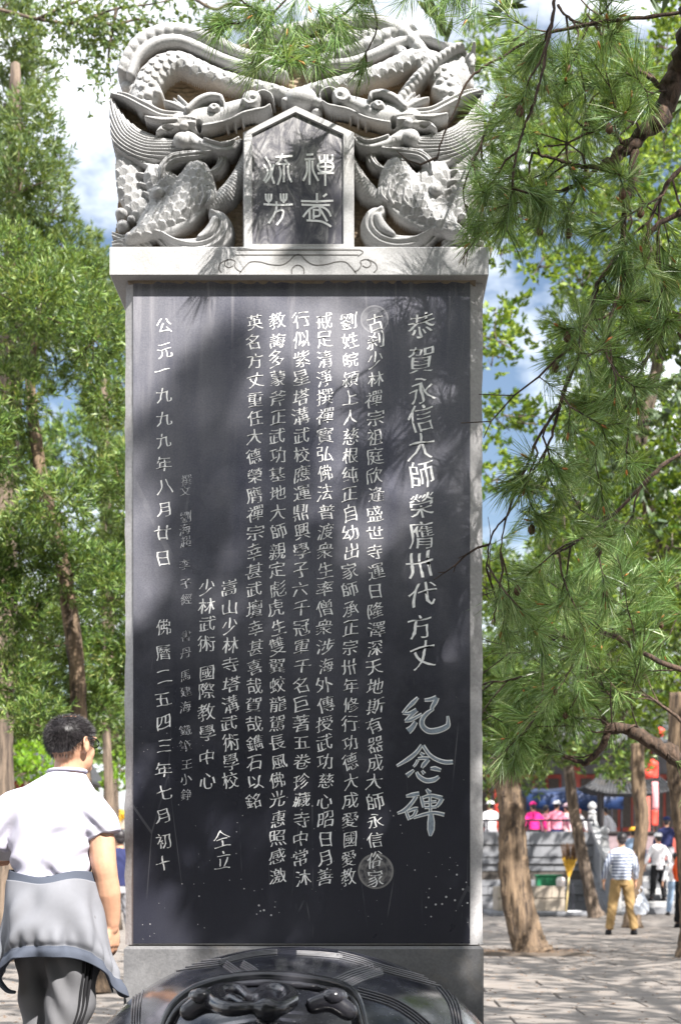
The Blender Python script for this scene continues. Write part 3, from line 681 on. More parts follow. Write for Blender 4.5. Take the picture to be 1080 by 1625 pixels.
M['side'] = stone('weathered_side_stone', (0.40, 0.395, 0.40), (0.22, 0.215, 0.22), 0.8, 3, 0.3, (0.2, 0.17, 0.13), 0.4)
M['base'] = stone('dusty_base_stone', (0.24, 0.24, 0.245), (0.12, 0.12, 0.13), 0.6, 2.4, 0.25, (0.30, 0.24, 0.15), 0.35)
M['paint'] = simple('chalky_white_paint', (0.88, 0.88, 0.87), 0.8, 0.12, 60)
M['paint_dim'] = simple('thin_white_paint', (0.62, 0.62, 0.64), 0.8, 0.25, 50)
M['bluepaint'] = simple('bluish_engraved_stone', (0.26, 0.31, 0.36), 0.55, 0.3, 60, 0.3)
M['groove'] = simple('groove_shade', (0.12, 0.115, 0.11), 0.9, 0.2, 20)  # dark tone stands in for the shade inside the carved scroll lines
M['pearlstone'] = M['cap']

xl, xr = SX(197), SX(766); zb, zt = SZ(1500), SZ(430)
stele = empty('stone_stele', (SX(481), YS+0.2, zb), label='tall black inscribed stele with a carved dragon cap, standing on the turtle', cat='stele')
def shift(o, root):                         # child built in world coordinates
    if o.parent is root: o.matrix_parent_inverse = Matrix.Translation(-Vector(root.location))
    return o
def bevel_obj(o, w, seg=2):
    md = o.modifiers.new('bevel', 'BEVEL'); md.width = w; md.segments = seg; md.limit_method = 'ANGLE'; md.angle_limit = R(40); return o
# body: a slab whose front corners are chamfered and left pale; the front face carries the panel
pl, pr = SX(211), SX(746)
mb = MB(); n = 40
zz = np.linspace(zb, zt, n); V = []; Fs = []
for i, z in enumerate(zz):
    j = 0.0022*rng.normal(size=4); tp = (z-zb)/(zt-zb)
    prz = pr + 0.0*tp; 
    V += [(xl+j[0], YS+0.03, z), (pl-0.001, YS+0.003, z), (prz+0.001, YS+0.003, z), (xr+j[1], YS+0.03, z), (xr+j[2], YS+0.33, z), (xl+j[3], YS+0.33, z)]
for i in range(n-1):
    for k in range(6): Fs.append((i*6+k, i*6+(k+1)%6, i*6+6+(k+1)%6, i*6+6+k))
Fs.append((5, 4, 3, 2, 1, 0)); Fs.append(tuple((n-1)*6+k for k in range(6)))
mb.add(V, Fs); shift(mb.build('body_slab', M['side'], stele), stele)
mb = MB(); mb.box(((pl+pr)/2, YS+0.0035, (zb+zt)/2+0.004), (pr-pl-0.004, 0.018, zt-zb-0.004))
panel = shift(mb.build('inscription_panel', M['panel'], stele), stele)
# cap block: overhangs front and sides
YC = YS-0.062; cxl, cxr = SX(174, YC), SX(775, YC); czb, czt = SZ(437, YC), SZ(391, YC)
mb = MB(); mb.box(((cxl+cxr)/2, YC+0.225, (czb+czt)/2), (cxr-cxl, 0.45, czt-czb), bev=0.004)
cap = shift(mb.build('cap_block', M['cap'], stele), stele)
# rough lower lip under the cap, its mortar line uneven
M['mortar'] = stone('stained_mortar', (0.33, 0.27, 0.20), (0.12, 0.095, 0.075), 0.95, 14, 0.9)
mb = MB(); xs = np.linspace(pl-0.02, pr+0.02, 60); V = []; Fs = []
for i, x in enumerate(xs):
    d = 0.004 + 0.006*abs(math.sin(i*1.3)) + 0.006*rng.random()
    V += [(x, YS-0.003-d*0.4, czb+0.001), (x, YS-0.002-d*0.3, czb-d), (x, YS+0.02, czb-d*1.2), (x, YS+0.02, czb+0.001)]
for i in range(59):
    for k in range(4): Fs.append((i*4+k, i*4+(k+1)%4, i*4+4+(k+1)%4, i*4+4+k))
Fs.append((3, 2, 1, 0)); Fs.append((236, 237, 238, 239)); mb.add(V, Fs)
shift(mb.build('mortar_line', M['mortar'], stele), stele)

def ribbon(mb, pts, w, y, t=0.004, closed=False, n=6, taper=False):
    """flat raised stroke in the face plane: pts in pixels"""
    q = catmull([np.array((a, b_), float) for a, b_ in pts], n) if len(pts) > 2 else [np.array(p, float) for p in pts]
    q = np.array(q); d = np.gradient(q, axis=0); d = unit(d); nn = np.stack([-d[:, 1], d[:, 0]], 1)
    ww = np.full(len(q), w/2.0) if np.isscalar(w) else np.interp(np.linspace(0, 1, len(q)), np.linspace(0, 1, len(w)), w)/2
    if taper: ww = ww*np.clip(np.minimum(np.linspace(0, 1, len(q))*5+.4, 1), 0, 1)*np.clip(np.linspace(1, 0, len(q))*3+.15, 0, 1)
    a = q+nn*ww[:, None]; b_ = q-nn*ww[:, None]; V = []; Fs = []
    for i in range(len(q)):
        V += [(SX(a[i, 0], y), y, SZ(a[i, 1], y)), (SX(b_[i, 0], y), y, SZ(b_[i, 1], y)), (SX(b_[i, 0], y), y+t, SZ(b_[i, 1], y)), (SX(a[i, 0], y), y+t, SZ(a[i, 1], y))]
    for i in range(len(q)-1):
        for k in range(4): Fs.append((i*4+k, i*4+(k+1)%4, i*4+4+(k+1)%4, i*4+4+k))
    m_ = len(q)*4; Fs.append((0, 3, 2, 1)); Fs.append((m_-4, m_-3, m_-2, m_-1)); mb.add(V, Fs)
mb = MB(); yc = YC-0.0015
for ln in ([(376, 396), (571, 396)], [(374, 404), (568, 404)], [(571, 396), (576, 400), (568, 406)], ): ribbon(mb, ln, 1.5, yc)
def mir(l, c=472.5): return [(2*c-a, b_) for a, b_ in l]
for ln in ([(370, 421), (363, 424), (357, 420), (358, 414), (365, 411), (373, 414), (372, 420), (376, 427), (383, 431)], [(352, 432), (347, 426), (350, 417), (362, 411)],
           [(380, 433), (390, 421), (398, 415), (412, 415), (428, 419), (446, 420), (458, 414), (466, 406), (472.5, 403)], [(463, 434), (463, 427), (467, 422), (472.5, 420)]):
    ribbon(mb, ln, 1.5, yc); ribbon(mb, mir(ln), 1.5, yc)
shift(mb.build('scroll_carving', M['groove'], cap), stele)

# ------------------------------------------------------------------ inscription
_gc = {}
def glyph(ch, offset=0.0):
    key = (ch, offset)
    if key in _gc: return _gc[key]
    cu = bpy.data.curves.new('g', 'FONT'); cu.body = ch; cu.resolution_u = 2; cu.offset = offset; cu.fill_mode = 'FRONT'
    o = bpy.data.objects.new('g', cu); COL.objects.link(o)
    me = bpy.data.meshes.new_from_object(o.evaluated_get(bpy.context.evaluated_depsgraph_get()))
    bm = bmesh.new(); bm.from_mesh(me); bmesh.ops.remove_doubles(bm, verts=bm.verts, dist=1e-5)
    long_e = [e for e in bm.edges if e.is_boundary and e.calc_length() > 0.16]
    bmesh.ops.subdivide_edges(bm, edges=long_e, cuts=2)
    bmesh.ops.triangulate(bm, faces=bm.faces)
    bm.verts.index_update()
    V = np.array([v_.co[:2] for v_ in bm.verts]).reshape(-1, 2); N_ = np.zeros_like(V)
    for e in bm.edges:
        if e.is_boundary:
            lp = e.link_loops[0]; a = lp.vert.co; c_ = lp.link_loop_next.vert.co
            d = (c_-a); nrm = np.array([d.y, -d.x]); nrm /= (np.linalg.norm(nrm)+1e-9)
            for w in e.verts: N_[w.index] += nrm
    l = np.linalg.norm(N_, axis=1, keepdims=True); N_ = N_/np.maximum(l, 1e-6)*(l > 0.05)
    Fs = np.array([[w.index for w in f.verts] for f in bm.faces]); bm.free()
    bpy.data.objects.remove(o); bpy.data.curves.remove(cu); bpy.data.meshes.remove(me)
    V = V - np.array([0.5, 0.36])
    _gc[key] = (V, N_, Fs); return _gc[key]
def brush(ch, bold=0.0):
    V, N_, Fs = glyph(ch); V = V.copy()
    w = np.sin(V[:, 0]*9+V[:, 1]*5+ord(ch)) * 0.010 + rng.normal(size=len(V))*0.006
    V += N_*np.stack([w*0.9+bold+.003, -0.017+w*0.7+bold], 1) + rng.normal(size=V.shape)*0.003
    V[:, 1] += 0.19*V[:, 0] + 0.03*np.sin(V[:, 0]*6+ord(ch)); V[:, 0] += 0.045*np.sin(V[:, 1]*5+ord(ch)*1.7) - 0.05*V[:, 1]
    a = rng.normal()*0.045; V = V @ np.array([[math.cos(a), math.sin(a)], [-math.sin(a), math.cos(a)]])
    return V*(1+rng.normal(size=2)*0.05), Fs
def column(text, x, ys, size, label, bold=0.0, mat='paint', jit=1.0, sx=1.0):
    y = YS-0.0068
    for ch, py in zip(text, ys):
        V, Fs = brush(ch, bold-0.004); s = size*0.94/400.0
        X = V[:, 0]*s*sx; Z = V[:, 1]*s; k = len(V)
        me = mesh_np('engraved_character', np.stack([X, np.zeros(k), Z], 1), Fs, M[mat])
        o = link('engraved_character', me, panel); o.location = (SX(x+rng.normal()*jit, y) - PO[0], y - PO[1], SZ(py+rng.normal()*.5, y) - PO[2])
PO = (0, 0, 0)
def lin(a, b_, n): return list(np.linspace(a, b_, n))
column('恭賀永信大師榮膺卅代方丈', 668, [516, 571, 619, 664, 709, 755, 803, 850, 897, 944, 995, 1040], 47, 'large rightmost title column', 0.008, 'paint', 1.2)
column('古刹少林禪宗祖庭欣逢盛世寺運日隆澤深天地斯有器成大師永信俗家', 595, lin(511, 1395, 30), 29.5, 'column beginning 古刹少林', 0.004)
column('劉姓皖潁上人慈根纯正自幼出家師承正宗卅年修行功德大成愛國愛教', 555, lin(510, 1393, 30), 29, 'column beginning 劉姓', 0.004)
column('戒足清淨撰禪寳弘佛法普渡衆生率僧衆涉海外傳授武功慈心昭日月善', 516, lin(508, 1393, 30), 29, 'column ending 昭日月善', 0.004)
column('行似紫星塔溝武校應運鼎興學子六千冠軍千名巨著五卷珍藏寺中常沐', 478, lin(508, 1393, 30), 29, 'column ending 寺中常沐', 0.004)
column('教誨多蒙斧正武功基地大師親定彪虎生雙翼蛟龍駕長風佛光惠照感激', 440, lin(510, 1391, 30), 29, 'column ending 照感激', 0.004)
column('英名方丈重任大德榮膺禪宗幸甚武壇幸甚喜哉賀哉鐫石以銘', 404, lin(512, 1271, 26), 28.5, 'column ending 鐫石以銘', 0.004)
column('嵩山少林寺塔溝武術學校', 365, lin(933, 1240, 11), 29, 'column 嵩山少林寺塔溝武術學校', 0.004)
column('少林武術國際教學中心', 328, [932, 963, 990, 1022, 1068, 1097, 1131, 1163, 1203, 1239], 29, 'column 少林武術國際教學中心', 0.004)
column('仝立', 353, [1333, 1366], 32, 'the two characters 仝立', 0.0)
column('公元一九九九年八月廿日佛曆二五四三年七月初十', 260, [517, 556, 588, 627, 664, 700, 737, 771, 809, 846, 886, 996, 1035, 1073, 1110, 1146, 1184, 1223, 1259, 1295, 1335, 1371], 28, 'leftmost date column', 0.004)
column('撰文劉海超李子經書丹馬建海鐵筆王小錚', 295, [763, 779, 820, 841, 860, 897, 926, 951, 1010, 1036, 1073, 1098, 1122, 1160, 1184, 1214, 1236, 1262], 20, 'small signature column', -0.002, 'paint_dim')
# the three big outlined characters, brushed stroke by stroke (pixel coordinates of zoomed crop: x = 600+cx/4.78, y = 1060+cy/4.78)
BIG = {'纪': [([(300, 225), (262, 265), (225, 300), (185, 345)], [10, 26, 18, 10]), ([(185, 345), (235, 345), (290, 320)], [8, 16, 26]), ([(290, 320), (250, 360), (205, 405)], [26, 18, 12]),
              ([(200, 405), (250, 395), (330, 350)], [10, 18, 10]), ([(225, 480), (255, 455), (285, 410)], [44, 34, 20]),
              ([(350, 245), (395, 240), (440, 225)], [12, 20, 26]), ([(445, 225), (430, 262), (408, 300), (410, 325)], [26, 28, 20, 14]), ([(415, 315), (370, 345), (335, 390), (335, 440), (380, 478), (450, 475), (520, 445), (530, 410), (525, 365)], [10, 22, 26, 30, 34, 36, 32, 18, 6])],
       '念': [([(330, 585), (290, 640), (230, 690), (140, 745)], [14, 20, 24, 8]), ([(340, 590), (380, 650), (430, 690), (500, 715), (565, 715)], [16, 18, 22, 24, 22]), ([(318, 645), (345, 665)], [10, 22]),
              ([(300, 690), (345, 685), (385, 690)], [12, 16, 20]), ([(380, 695), (345, 735), (330, 760)], [20, 24, 8]), ([(300, 700), (280, 735), (265, 750)], [12, 10, 6]), ([(270, 775), (240, 800), (215, 820)], [8, 20, 26]), ([(290, 790), (310, 825), (360, 855), (420, 850), (460, 825)], [8, 24, 28, 28, 14]),
              ([(330, 780), (350, 805)], [8, 16]), ([(395, 765), (430, 765), (475, 778)], [10, 26, 14])],
       '碑': [([(210, 975), (260, 965), (310, 955)], [8, 26, 22]), ([(290, 975), (250, 1030), (200, 1080), (145, 1105)], [16, 20, 22, 8]), ([(210, 1090), (225, 1130), (235, 1155)], [12, 16, 10]), ([(225, 1090), (275, 1070), (300, 1070)], [12, 18, 16]), ([(290, 1080), (270, 1120), (240, 1140)], [16, 14, 12]),
              ([(365, 920), (385, 945), (400, 950)], [10, 26, 22]), ([(325, 975), (335, 1020), (345, 1060)], [12, 18, 12]), ([(340, 985), (400, 970), (485, 990)], [12, 18, 26]), ([(485, 990), (465, 1025), (440, 1055)], [22, 22, 14]), ([(345, 1025), (440, 1015)], [10, 12]), ([(350, 1062), (440, 1055)], [10, 12]),
              ([(393, 975), (392, 1020), (395, 1090)], [12, 14, 14]), ([(265, 1140), (340, 1115), (420, 1100), (500, 1115)], [8, 16, 16, 20]), ([(398, 1110), (400, 1170), (398, 1230), (394, 1278)], [26, 46, 44, 4])]}
for ch, st in BIG.items():
    mbo = MB(); mbi = MB()
    for pts, w in st:
        pp_ = [(600+a/4.78, 1060+c_/4.78) for a, c_ in pts]; w = [x/4.78 for x in w]
        ribbon(mbo, pp_, [x+2.6 for x in w], YS-0.0066+rng.uniform(0, .0002), 0.0012, n=7); ribbon(mbi, pp_, [max(1.0, x-0.8) for x in w], YS-0.0082+rng.uniform(0, .0002), 0.0012, n=7)
    o = shift(mbo.build('large_character', M['paint'], panel), stele); o['label'] = 'large outlined character ' + ch
    if True:
        o2 = shift(mbi.build('large_character', M['bluepaint'], panel), stele); o2['label'] = 'bluish inner strokes of the large character ' + ch

# ------------------------------------------------------------------ dragon relief (height field carved from strokes)
U0, U1, V0, V1 = 168.0, 780.0, 8.0, 394.0; STEP = 1.15
us = np.arange(U0, U1+.1, STEP); vs = np.arange(V0, V1+.1, STEP)
UU, VV = np.meshgrid(us, vs); H = np.zeros_like(UU); LAB = np.zeros(UU.shape, int)
def npoly(poly, X, Y_):
    poly = np.array(poly); ins = np.zeros(X.shape, bool); j = len(poly)-1
    for i in range(len(poly)):
        xi, yi = poly[i]; xj, yj = poly[j]
        c_ = ((yi > Y_) != (yj > Y_)) & (X < (xj-xi)*(Y_-yi)/(yj-yi+1e-9)+xi); ins ^= c_; j = i
    return ins
class Lay:
    """every layer is laid over what is there: max or replace"""
def put(mask, h, lab, over=False):
    global H, LAB
    w = mask & ((h > H) | over); H = np.where(w, h, H); LAB = np.where(w, lab, LAB)
def stroke(pts, rad, base, amp, lab, kind='', over=False, pw=0.5, per=9, mirr=False, dv=0):
    if mirr: pts = [(941-a, b_+dv) for a, b_ in pts]
    q, r = catmull([np.array(p, float) for p in pts], 10, list(map(float, rad))); q = np.array(q); r = np.array(r)
    seg = np.linalg.norm(np.diff(q, axis=0), axis=1); S = np.concatenate([[0], np.cumsum(seg)]); T_ = unit(np.gradient(q, axis=0))
    rm = r.max()+2; x0, y0 = q.min(0)-rm; x1, y1 = q.max(0)+rm
    m_ = (UU >= x0) & (UU <= x1) & (VV >= y0) & (VV <= y1); X = UU[m_]; Y_ = VV[m_]
    d = np.hypot(X[:, None]-q[None, :, 0], Y_[:, None]-q[None, :, 1]); rel = d/r[None, :]
    i = rel.argmin(1); k = np.arange(len(X)); rr_ = rel[k, i]
    side = (T_[i, 0]*(Y_-q[i, 1]) - T_[i, 1]*(X-q[i, 0])); s = S[i] + (T_[i, 0]*(X-q[i, 0])+T_[i, 1]*(Y_-q[i, 1]))
    if mirr: side = -side
    ins = rr_ < 1; prof = np.clip(1-rr_**2, 0, 1)**pw
    h = base + amp*prof
    if kind == 'scales':
        ca = per; cb = per*0.95; row = np.floor(s/ca); ph = (side/cb + 0.5*(row % 2)); fx = (ph-np.floor(ph))-0.5; fs = (s/ca-row)
        # overlapping arcs: each scale rises to its rounded lower edge
        arc = fs - (1-np.sqrt(np.clip(1-(2*fx)**2, 0, 1)))*0.55
        h = h + 0.011*np.clip(np.where(arc > 0, 1-arc, -arc*0.4), 0, 1)*np.clip(prof*2, 0, 1)
    elif kind == 'ribs': h = h + 0.0065*np.abs(np.sin(s*np.pi/per))*np.clip(prof*2, 0, 1)
    elif kind == 'hair': h = h + 0.0075*np.cos(side*2*np.pi/per + 1.2*np.sin(s*.03))*np.clip(prof*2.5, 0, 1)
    elif kind == 'groove': h = h - 0.02*np.exp(-(side/2.2)**2)
    elif kind == 'band': h = h - 0.014*np.exp(-((np.abs(side)-per)/1.5)**2) 
    elif kind == 'spiral':
        h = h
    full = np.zeros(UU.shape); full[m_] = h; mm = np.zeros(UU.shape, bool); mm[m_] = ins; put(mm, full, lab, over)
def ell(cx, cy, rx, ry, base, amp, lab, mirr=False, dv=0, over=False, pw=0.5, rot=0):
    if mirr: cx = 941-cx; cy += dv; rot = -rot
    dx = UU-cx; dy = VV-cy; a = dx*math.cos(rot)+dy*math.sin(rot); b_ = -dx*math.sin(rot)+dy*math.cos(rot)
    r2 = (a/rx)**2+(b_/ry)**2; put(r2 < 1, base+amp*np.clip(1-r2, 0, 1)**pw, lab, over)
def dent(cx, cy, rx, ry, depth, mirr=False, dv=0):
    global H
    if mirr: cx = 941-cx; cy += dv
    r2 = ((UU-cx)/rx)**2+((VV-cy)/ry)**2; H = H - depth*np.clip(1-r2, 0, 1)**0.5*(r2 < 1)
BODY, HEAD, CLAW, WAVE, PEARL, BACKL = 1, 2, 3, 4, 5, 0
# rough carved ground
H += 0.004*np.sin(UU*.31+2*np.sin(VV*.12))*np.sin(VV*.27+1.5*np.sin(UU*.1)) + 0.0025*np.sin(VV*0.9+3*np.sin(UU*.06))
for mr, dv in ((False, 0), (True, -5)):
    kw = dict(mirr=mr, dv=dv if mr else 0)
    # low clouds and flames behind
    for (a, b_, c_) in ((200, 118, 15), (196, 104, 13), (212, 130, 15), (206, 92, 12)): ell(a, b_, c_, c_*0.8, 0.0, 0.06, BODY, **kw)
    # outer rolling band
    stroke([(192, 96), (203, 72), (222, 52), (249, 38), (280, 34), (310, 40), (340, 52), (373, 68), (410, 80), (450, 90)], [10, 12, 13, 13, 13, 12, 12, 11, 10, 8], 0.05, 0.055, BODY, 'ribs', per=16, **kw)
    stroke([(206, 104), (216, 80), (233, 62), (256, 52), (284, 51), (314, 62), (350, 79), (385, 91), (420, 95), (450, 104)], [8, 9, 10, 10, 10, 10, 9, 9, 8, 7], 0.06, 0.045, BODY, '', **kw)
    # scaled coil
    stroke([(232, 160), (226, 138), (238, 112), (258, 93), (284, 86), (314, 98), (352, 113), (397, 124), (441, 134), (466, 142)], [16, 20, 23, 22, 18, 17, 15, 13, 11, 9], 0.055, 0.06, BODY, 'scales', per=13, **kw)
    ell(236, 138, 22, 18, 0.08, 0.05, BODY, **kw)
    for (a, b_, r_) in ((228, 132, 7), (242, 128, 7), (250, 140, 7), (236, 144, 8), (224, 146, 6)): ell(a, b_, r_, r_*.8, 0.11, 0.028, BODY, **kw)
    # lower left column of scales
    stroke([(196, 222), (200, 250), (206, 280), (218, 310), (232, 335)], [22, 24, 26, 24, 18], 0.02, 0.05, BODY, 'scales', per=14, **kw)
    # fins
    for k, (a, b_) in enumerate(((228, 246), (222, 262), (224, 278), (232, 292))):
        stroke([(250, b_+12), (238, b_+6), (a-6, b_)], [11, 7, 1.5], 0.05, 0.04, BODY, **kw)
    # chest of scales
    stroke([(246, 268), (262, 290), (262, 320), (232, 350)], [20, 30, 30, 18], 0.06, 0.055, BODY, 'scales', per=14, **kw)
    stroke([(312, 262), (308, 288), (288, 312), (258, 334), (226, 358), (205, 368)], [20, 34, 32, 24, 15, 8], 0.07, 0.06, BODY, 'scales', per=14, **kw)
    stroke([(330, 312), (305, 336), (272, 352), (240, 362)], [5, 9, 10, 6], 0.07, 0.035, BODY, '', **kw)
    for (x0_, y0_, x1_, y1_) in ((300, 305, 292, 328), (322, 292, 318, 322), (336, 300, 326, 318)): stroke([(x0_, y0_), ((x0_+x1_)/2+4, (y0_+y1_)/2), (x1_, y1_)], [8, 6, 1.5], 0.09, 0.045, BODY, 'hair', per=5, **kw)
    ell(251, 299, 10, 9, 0.12, 0.03, BODY, **kw); ell(251, 299, 4, 3.5, 0.14, 0.012, BODY, **kw)
    # ribbed belly
    stroke([(392, 206), (390, 235), (378, 268), (358, 296), (334, 316)], [4, 11, 15, 17, 9], 0.03, 0.075, BODY, 'ribs', per=4.6, **kw)
    # big breaking wave
    stroke([(256, 362), (280, 376), (308, 382), (334, 376), (350, 360), (350, 342), (337, 330)], [3, 9, 15, 20, 20, 16, 8], 0.05, 0.085, WAVE, 'hair', per=9, **kw)
    stroke([(318, 372), (334, 360), (342, 344)], [5, 9, 7], 0.12, 0.035, WAVE, '', **kw)
    # small clouds, low corner
    for (a, b_, r_) in ((190, 324, 10), (193, 344, 11), (206, 334, 7)): ell(a, b_, r_, r_*.9, 0.05, 0.04, WAVE, **kw); ell(a, b_+1, r_*.45, r_*.4, 0.085, 0.015, WAVE, **kw)
    for pts_, rd in (([(176, 358), (192, 364), (208, 362), (222, 368), (238, 376)], [5, 6, 5, 6, 3]), ([(176, 374), (190, 372), (204, 378), (220, 374), (236, 384), (250, 390)], [5, 6, 5, 6, 5, 3]), ([(177, 388), (194, 386), (212, 390), (232, 387)], [4, 5, 5, 4]), ([(240, 356), (256, 370), (270, 386)], [5, 6, 3])):
        stroke(pts_, rd, 0.04, 0.05, WAVE, 'groove', **kw)
    # mane fan
    stroke([(177, 150), (182, 178), (197, 206), (226, 222), (258, 224), (288, 222)], [4, 17, 27, 27, 19, 10], 0.06, 0.055, HEAD, 'hair', per=4.6, **kw)
    # under-jaw leaf of hair, beard
    stroke([(256, 274), (259, 258), (276, 244), (306, 239), (334, 235)], [2, 8, 11, 9, 3], 0.085, 0.05, HEAD, 'hair', per=5, **kw)
    stroke([(346, 228), (352, 243), (345, 256), (331, 264)], [7, 10, 8, 3], 0.055, 0.05, HEAD, 'hair', per=5, **kw)
    # horns and ear
    stroke([(173, 141), (200, 147), (232, 163), (258, 175), (288, 177)], [2.5, 6, 8, 7.5, 6], 0.10, 0.05, HEAD, 'groove', **kw)
    stroke([(262, 157), (278, 162), (294, 170)], [2.5, 6, 6], 0.11, 0.04, HEAD, **kw); stroke([(284, 148), (296, 160), (304, 170)], [3, 4, 4], 0.10, 0.04, HEAD, **kw); stroke([(276, 150), (290, 162), (300, 172)], [2, 4, 4], 0.10, 0.03, HEAD, **kw)
    stroke([(233, 183), (256, 187), (282, 187)], [3, 6.5, 5], 0.11, 0.045, HEAD, **kw)
    stroke([(250, 205), (262, 197), (284, 195)], [2, 6, 7], 0.10, 0.045, HEAD, **kw)
    # skull and upper jaw
    stroke([(285, 186), (308, 182), (336, 178), (362, 169), (384, 161), (402, 158)], [17, 23, 21, 15, 12, 12], 0.085, 0.065, HEAD, **kw)
    stroke([(300, 172), (316, 158), (334, 151), (351, 153), (354, 160)], [6, 6, 6, 5, 3], 0.14, 0.032, HEAD, **kw)
    ell(342, 169, 14, 9, 0.128, 0.022, HEAD, over=True, rot=-0.15, **kw); ell(341, 170, 9.5, 6.5, 0.15, 0.026, HEAD, rot=-.15, **kw); dent(341, 170, 3.2, 3.2, 0.012, **kw)
    ell(400, 152, 15, 12, 0.13, 0.036, HEAD, **kw); stroke([(387, 158), (396, 164), (406, 161), (410, 152)], [3, 3.5, 3.5, 3], 0.145, 0.026, HEAD, **kw); dent(402, 156, 4.5, 3, 0.010, **kw)
    stroke([(322, 197), (345, 193), (366, 187), (386, 177), (406, 172), (420, 169), (429, 163)], [3.5, 3.5, 4, 4.5, 5, 4, 2.5], 0.10, 0.055, HEAD, **kw)
    stroke([(404, 146), (418, 141), (430, 146), (434, 154)], [3, 3.5, 3, 2], 0.11, 0.04, HEAD, **kw)
    for q_ in ((300, 184), (306, 192)): stroke([(q_[0]-14, q_[1]), q_, (q_[0]+12, q_[1]+2)], [1.5, 3, 1.5], 0.135, 0.02, HEAD, **kw)
    # lower jaw
    stroke([(298, 212), (316, 221), (336, 228), (354, 232), (370, 229), (383, 214)], [15, 11, 9, 8, 7, 4], 0.08, 0.06, HEAD, **kw)
    stroke([(326, 217), (344, 223), (362, 225), (380, 213)], [3, 3, 3, 2], 0.12, 0.035, HEAD, **kw)
    mp_ = [(326, 204), (346, 199), (368, 193), (388, 184), (410, 179), (400, 195), (390, 212), (380, 216), (362, 221), (342, 218), (330, 212)]
    mp_ = [((941-a) if mr else a, b_+(dv if mr else 0)) for a, b_ in mp_]; put(npoly(mp_, UU, VV), 0.055, BACKL, True)
    stroke([(350, 214), (366, 212), (378, 205)], [2.5, 3.5, 2], 0.06, 0.03, HEAD, **kw)
    ell(290, 217, 15, 13, 0.11, 0.055, HEAD, **kw); ell(294, 196, 8, 6, 0.13, 0.03, HEAD, **kw); dent(317, 195, 5, 6.5, 0.07, **kw); dent(267, 198, 10, 3, 0.035, **kw)
    for (a, b_) in ((372, 188), (384, 182), (360, 192)): stroke([(a, b_), (a+1, b_+7)], [3.2, 1], 0.08, 0.045, HEAD, **kw)
# upper middle band and dome on the right
stroke([(400, 44), (450, 36), (520, 24), (590, 20), (640, 38), (672, 72), (690, 96)], [10, 11, 12, 13, 13, 12, 8], 0.05, 0.06, BODY, 'ribs', per=16)
stroke([(430, 66), (480, 60), (540, 46), (590, 42), (625, 58), (655, 84)], [8, 12, 14, 14, 12, 8], 0.03, 0.06, BODY, 'scales', per=12)
ell(716, 98, 34, 36, 0.06, 0.05, BODY)
stroke([(636, 150), (660, 120), (690, 92), (724, 70), (752, 66)], [9, 10, 9, 7, 3], 0.10, 0.05, HEAD, 'ribs', per=9)
# pearl
ell(478, 147, 26, 17, 0.09, 0.07, PEARL, over=False); ell(505, 155, 8, 8, 0.10, 0.04, PEARL); ell(502, 168, 9, 7, 0.08, 0.04, PEARL); ell(452, 152, 7, 6, 0.09, 0.04, PEARL)
# soften single-pixel steps slightly
K = H.copy(); K[1:-1, 1:-1] = 0.55*H[1:-1, 1:-1] + 0.1125*(H[:-2, 1:-1]+H[2:, 1:-1]+H[1:-1, :-2]+H[1:-1, 2:]); H = K
OUT = [(176, 392), (176, 352), (180, 330), (179, 322), (183, 290), (180, 262), (181, 235), (175, 205), (172, 143), (190, 141), (190, 122), (183, 104), (188, 92), (196, 72), (208, 50), (228, 34), (255, 25), (290, 22),
       (325, 34), (352, 46), (380, 44), (410, 32), (450, 24), (500, 12), (560, 8.5), (610, 8.5), (645, 20), (662, 36), (700, 56), (724, 60), (744, 76), (752, 60), (758, 66), (752, 96), (756, 136), (768, 138), (768, 200), (763, 232), (766, 262), (764, 290), (770, 330), (769, 352), (772, 392)]
inside = npoly(OUT, UU, VV)
YR = YC + 0.155                      # ground plane of the relief
nx = len(us); ny = len(vs); idx = np.arange(nx*ny).reshape(ny, nx)
# pixel -> wall plane at a fixed middle depth
YM = YC + 0.07
Xw = (UU-580)*YM/F; Zw = CAMH+(1375-VV)*YM/F + 0.0; zshift = czt - (CAMH+(1375-392.5)*YM/F); Zw += zshift
Yw = YR - H*0.86 - 0.0012*np.sin(UU*1.9+3*np.sin(VV*.4))*np.sin(VV*1.7+2*np.sin(UU*.33))
Vall = np.stack([Xw, Yw, Zw], -1).reshape(-1, 3)
q00 = idx[:-1, :-1]; q01 = idx[:-1, 1:]; q10 = idx[1:, :-1]; q11 = idx[1:, 1:]
fin = inside[:-1, :-1] & inside[:-1, 1:] & inside[1:, :-1] & inside[1:, 1:]
flab = LAB[:-1, :-1]
names = {0: ('relief_ground', 'cap'), 1: ('dragon_body', 'cap'), 2: ('dragon_head', 'cap'), 4: ('carved_wave', 'cap'), 5: ('flaming_pearl', 'cap')}
relief = empty('x', (0, 0, 0)); bpy.data.objects.remove(relief)
uc = UU[:-1, :-1]
back = None
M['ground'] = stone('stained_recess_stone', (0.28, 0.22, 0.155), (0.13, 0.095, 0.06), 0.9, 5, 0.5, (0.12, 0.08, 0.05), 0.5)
def submesh(name, mask, parent, label=None):
    fq = np.stack([q00[mask], q10[mask], q11[mask], q01[mask]], 1); used = np.unique(fq); mp = np.full(len(Vall), -1); mp[used] = np.arange(len(used))
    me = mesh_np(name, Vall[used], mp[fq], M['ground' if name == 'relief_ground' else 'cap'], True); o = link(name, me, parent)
    if label: o['label'] = label
    return shift(o, stele)
